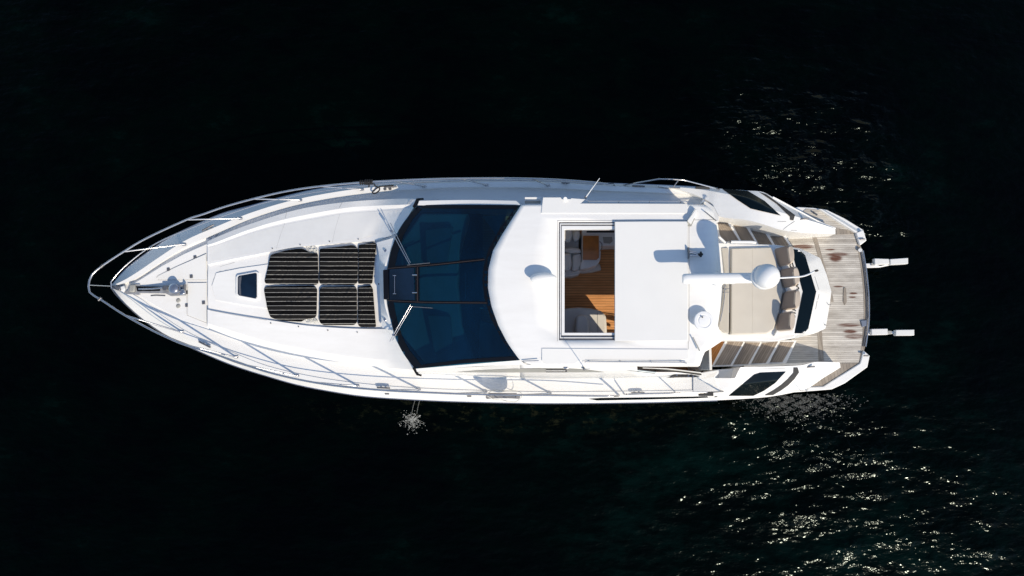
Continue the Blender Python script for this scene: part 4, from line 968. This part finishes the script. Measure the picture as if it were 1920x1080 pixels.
# wedge fairings at the aft end of the roof and gas struts
fw = prism('roof_fin', [(1289,414,3.36),(1303,391,3.34),(1309,394,3.34),(1296,420,3.34)], 0.10, PANEL, roof, 0.008)
finish('fin_shaded_face', [W(1289,414,3.365), W(1305,392,3.345), W(1309,396,3.22), W(1296,424.5,3.27), W(1289,424,3.27)], [(0,1,2,3,4)], GREYP, fw, 0)  # grey sheet paints the shade on the fin's slanting face
tube('roof_strut', [W(1299,632,3.33), W(1312,658,3.32)], 0.014, GREYP, roof)
tube('gas_strut', [W(1321,396,3.3), W(1343,414,3.26)], 0.012, DSTEEL, roof)
lathe('strut_mount', W(1341,658.5,2.9), [(0.04,0),(0.04,.05),(.01,.06)], GEL, roof, 14) if False else None
# whips
wh = tube('whip_antenna', [W(1098,370,3.24), W(1124,334.5,4.35)], 0.016, DOMEM, roof, 8, taper=0.6)
tube('whip_base', [W(1098,370.5,3.18), W(1099,368.5,3.30)], 0.03, DSTEEL, wh, 10)
wh = tube('whip_antenna', [W(1095,692,3.0), W(1107,691,4.15)], 0.010, DOMEM, roof, 8, taper=0.5)
tube('whip_base', [W(1095,692,2.86), W(1095.5,692,3.06)], 0.03, DSTEEL, wh, 10)
tube('roof_light', [W(1060,373,3.24), W(1060,373,3.30)], 0.045, GEL, roof, 14)
prism('side_gate', [(984,369.5,3.05),(1014,369.5,3.05),(1014,373,3.05),(984,373,3.05)], 0.04, GEL, roof, 0.004)
prism('side_gate', [(984,376,3.0),(1014,376,3.0),(1014,381,3.0),(984,381,3.0)], 0.04, GREYP, roof, 0.004)

# ================================================================== LOOSE THINGS ON BOARD
CUSH = [
 ('front left of the far row, notched at the cord coil', [(507.8,477.8),(535,470),(564,465.6),(571,468),(578,473),(595.5,475.5),(596.7,531),(593,533.5),(500,532),(496,528),(500,513),(506.7,482)]),
 ('', [(600,466.7),(662,460),(671,466.7),(670,529),(664.5,534),(602,533),(599,529)]),
 ('', [(672.5,460),(700,454.5),(705.6,458),(698,531),(694.5,533),(672,532)]),
 ('', [(498,537.5),(587,536),(594.3,541.7),(593,592),(589.5,596),(572.6,598),(565,603),(524.5,600.7),(507.6,594.6),(501.6,578),(495.6,544)]),
 ('', [(602.7,538),(664,537),(669,541.7),(669,604),(664,609),(606,609),(599,603),(599.6,543)]),
 ('', [(671.5,538),(695.4,535.6),(699,541.7),(705,612.7),(676,612.7),(671.5,609)])]
CLAB = ['black striped sun cushion nearest the skylight on its upper side, corner cut for white cord',
        'black striped sun cushion in the middle of the upper row on the foredeck',
        'narrow black striped headrest cushion at the upper corner next to the windscreen',
        'black striped sun cushion nearest the skylight on its lower side, corner cut for white cord',
        'black striped sun cushion in the middle of the lower row on the foredeck',
        'narrow black striped headrest cushion at the lower corner next to the windscreen']
cfl = Surf([coach, cowl])
for (_, q), lab in zip(CUSH, CLAB):
    cx = sum(p[0] for p in q)/len(q); cy = sum(p[1] for p in q)/len(q)
    zb = cfl.hit(cx, cy)[0].z
    m = 96
    def rr(s, z):
        P = resample([Vector((cx+(a-cx)*s, cy+(b-cy)*s, 0)) for a, b in q+[q[0]]], m+1, False)[:-1]
        for _k in range(1): P = [(P[i-1]+P[i]*2+P[(i+1) % m])/4 for i in range(m)]
        return [W(p.x, p.y, z+0.006*math.sin(i*1.3)+0.004*math.sin(i*.7+cx)) for i, p in enumerate(P)]
    rings = [rr(0.99, zb-0.01), rr(1.015, zb+0.025), rr(1.01, zb+0.055), rr(0.975, zb+0.068), rr(0.6, zb+0.068), rr(0.25, zb+0.064)]
    V = [v for r_ in rings for v in r_]
    F = [(k*m+i, k*m+(i+1) % m, (k+1)*m+(i+1) % m, (k+1)*m+i) for k in range(len(rings)-1) for i in range(m)]
    F += [tuple(range(m)), tuple((len(rings)-1)*m+i for i in range(m))]
    root = finish('sun_cushion', V, F, STRIPE, None, 60)
    tag(root, lab, 'cushion', 'striped sun cushions on the foredeck')
def coil(cx, cy, loops, lab):
    V = []; F = []; pts = []
    zb = cfl.hit(cx, cy)[0].z
    for (dx, dy, r1, r2, t0) in loops:
        P = [W(cx+dx+r1*math.cos(t0+k*0.45), cy+dy+r2*math.sin(t0+k*0.45), zb+0.03+0.004*(k % 5)) for k in range(15)]
        tube_geo(P, 0.009, 6, V, F)
    for k in range(5):
        a = W(cx-8+k*4, cy+3*math.sin(k*2.3), zb+0.03); b = W(cx-2+k*3.4, cy+4*math.cos(k*1.7), zb+0.05)
        tube_geo([a, a.lerp(b, .5)+Vector((0, .03, .01)), b], 0.009, 6, V, F)
    tag(finish('cord_coil', V, F, ROPEW, None, 50), lab, 'cord', 'white tie cords beside the sun cushions')
coil(585, 467.5, [(-5,-1,5,4,0),(3,-1,5,4,1),(7,2,3,3,2),(0,3,6,3,3)], 'thin white cord coiled at the upper edge of the striped cushions')
coil(585, 601.5, [(-6,0,6,4,0),(2,-1,6,4,1),(6,1,3,4,2)], 'thin white cord coiled at the lower edge of the striped cushions')
# black line on the far rail
p0 = nearest(rt, 683, 341.5); V = []; F = []
for k in range(4): 
    c = p0+Vector((0.05*k-.04, 0, 0)); tube_geo([c+Vector((0.0, .045*math.cos(a*.9), .045*math.sin(a*.9))) for a in range(8)], 0.02, 6, V, F)
p1 = nearest(rt, 694, 341)
for k in range(4):
    c = p1+Vector((0.05*k-.06, 0, 0)); tube_geo([c+Vector((0.0, .05*math.cos(a*.9), .05*math.sin(a*.9))) for a in range(8)], 0.022, 6, V, F)
z1 = p1.z
tube_geo(resample([p1, W(692,347,2.2), W(691.5,350.5,2.0)], 10), 0.018, 6, V, F)
tube_geo(resample([W(701,344.5,z1), W(704,349,2.2), W(711,352,2.0), W(711,357,1.9), W(704,362.5,1.84), W(699,362,1.84), W(699,359,1.85), W(705,354,1.9), W(710,351,1.95), W(714,349.5,1.95), W(738,347.5,1.9)], 50), 0.018, 6, V, F)
tag(finish('mooring_rope', V, F, ROPEB, None, 50), 'black rope knotted on the bow rail with a hanging loop', 'rope')
# horseshoe buoy hung on the near rail
bc = W(943, 742, 2.02)
V = []; F = []
P = []
for k in range(17):
    th = math.pi*(1.0+k/16.0); P.append(bc+Vector((0.36*math.cos(th), -0.02, 0.22+0.42*math.sin(th))))
tube_geo(P, 0.05, 10, V, F)
b0 = len(V); nh = 20
for yy in (-0.055, 0.02):
    for k in range(nh+1):
        th = math.pi*(1+k/nh); V.append(bc+Vector((0.36*math.cos(th), yy, 0.22+0.42*math.sin(th))))
    V.append(bc+Vector((0.12, yy, 0.10))); V.append(bc+Vector((-0.22, yy, 0.06)))
m_ = nh+3
F += [tuple(b0+i for i in range(m_)), tuple(b0+m_+i for i in range(m_))[::-1]]+[(b0+i, b0+(i+1) % m_, b0+m_+(i+1) % m_, b0+m_+i) for i in range(m_)]
buoy = finish('horseshoe_buoy', V, F, BUOYM, None, 50)
tag(buoy, 'grey horseshoe lifebuoy hung outside the near side rail with loose cord', 'lifebuoy')
V = []; F = []
tube_geo(resample([bc+Vector((-.36,0,.3)), bc+Vector((-.2,-.08,.22)), bc+Vector((.0,-.10,.05)), bc+Vector((.1,-.12,.2)), bc+Vector((.3,-.14,.0)), bc+Vector((.42,-.05,.2)), bc+Vector((.47,.02,.32))], 40), 0.008, 6, V, F)
tube_geo(resample([bc+Vector((-.4,0,.34)), bc+Vector((-.3,.1,-.1)), bc+Vector((-.1,.12,-.35)), bc+Vector((0.02,.1,-.15)), bc+Vector((.2,.12,-.38)), bc+Vector((.42,.08,-.1)), bc+Vector((.42,0,.34))], 40), 0.007, 6, V, F)
finish('buoy_cord', V, F, ROPEW, buoy, 50)
bc2 = bc+Vector((0, 0.06, 0.34)); wbox('buoy_bracket', bc2, 0.66, 0.03, 0.03, DSTEEL, buoy)

# ================================================================== WATER DISCHARGE, SPLASH AND PAINTED HULL REFLECTION
FOAM = simple('sea_foam', (0.27, 0.28, 0.27), 0.6, var=0.4, vs=20)
JET = simple('falling_water', (0.10, 0.105, 0.10), 0.2, var=0.3, vs=30)
for i, x in enumerate((773.5, 782.5)):
    a = hs.hit(x, 748.6)[0]; b = W(x-1.5+i*0.5, 776, 0.02)
    a = Vector((a.x, a.y, 0.85))
    pts = [a.lerp(b, t)+Vector((0, 0, 0.10*math.sin(t*math.pi))) for t in [k/8 for k in range(9)]]
    tag(tube('water_jet', pts, 0.010, JET, None, 6), ('left' if i == 0 else 'right')+' one of two thin water streams falling from the hull', 'water jet', 'bilge water streams')
def flecks(name, gen, n, mat, s0, s1, z=0.006):
    V = []; F = []
    for _ in range(n):
        x, y = gen(); c = W(x, y, z); k = random.choice((4, 5, 6)); r = random.uniform(s0, s1); b = len(V); st = random.uniform(0.35, 0.9); an = random.uniform(-0.4, 0.6)
        pk = len(V)+k
        for i in range(k):
            th = 2*math.pi*i/k+random.uniform(-.3, .3); rr_ = r*random.uniform(.6, 1.2)
            dx, dy = rr_*math.cos(th), rr_*math.sin(th)*st
            V.append(Vector((c.x+dx*math.cos(an)-dy*math.sin(an), c.y+dx*math.sin(an)+dy*math.cos(an), c.z)))
        V.append(Vector((c.x, c.y, c.z+r*random.uniform(.1, .9))))
        for i in range(k): F.append((b+i, b+(i+1) % k, pk))
    return finish(name, V, F, mat, None, 0, recalc=False)
def g_splash():
    r = abs(random.gauss(0, 1)); th = random.uniform(0, 2*math.pi)
    return 773+r*(10+4*math.sin(th*5))*math.cos(th), 786+r*9*math.sin(th)+2.2*r
tag(flecks('splash', g_splash, 750, FOAM, 0.005, 0.019), 'white splash where the two water streams hit the sea', 'splash', kind='stuff')
def g_hull_refl():
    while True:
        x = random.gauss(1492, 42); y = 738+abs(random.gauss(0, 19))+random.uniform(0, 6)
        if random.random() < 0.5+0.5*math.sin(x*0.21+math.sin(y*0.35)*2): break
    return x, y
HULLREFL = simple('hull_reflection_grey', (0.068, 0.072, 0.068), 0.6, var=0.9, vs=12)  # grey flecks painted as light the white hull throws on the water
tag(flecks('reflection_flecks', g_hull_refl, 3000, HULLREFL, 0.006, 0.026), 'patch of grey churned foam beside the near stern quarter', 'reflection_flecks', kind='stuff')
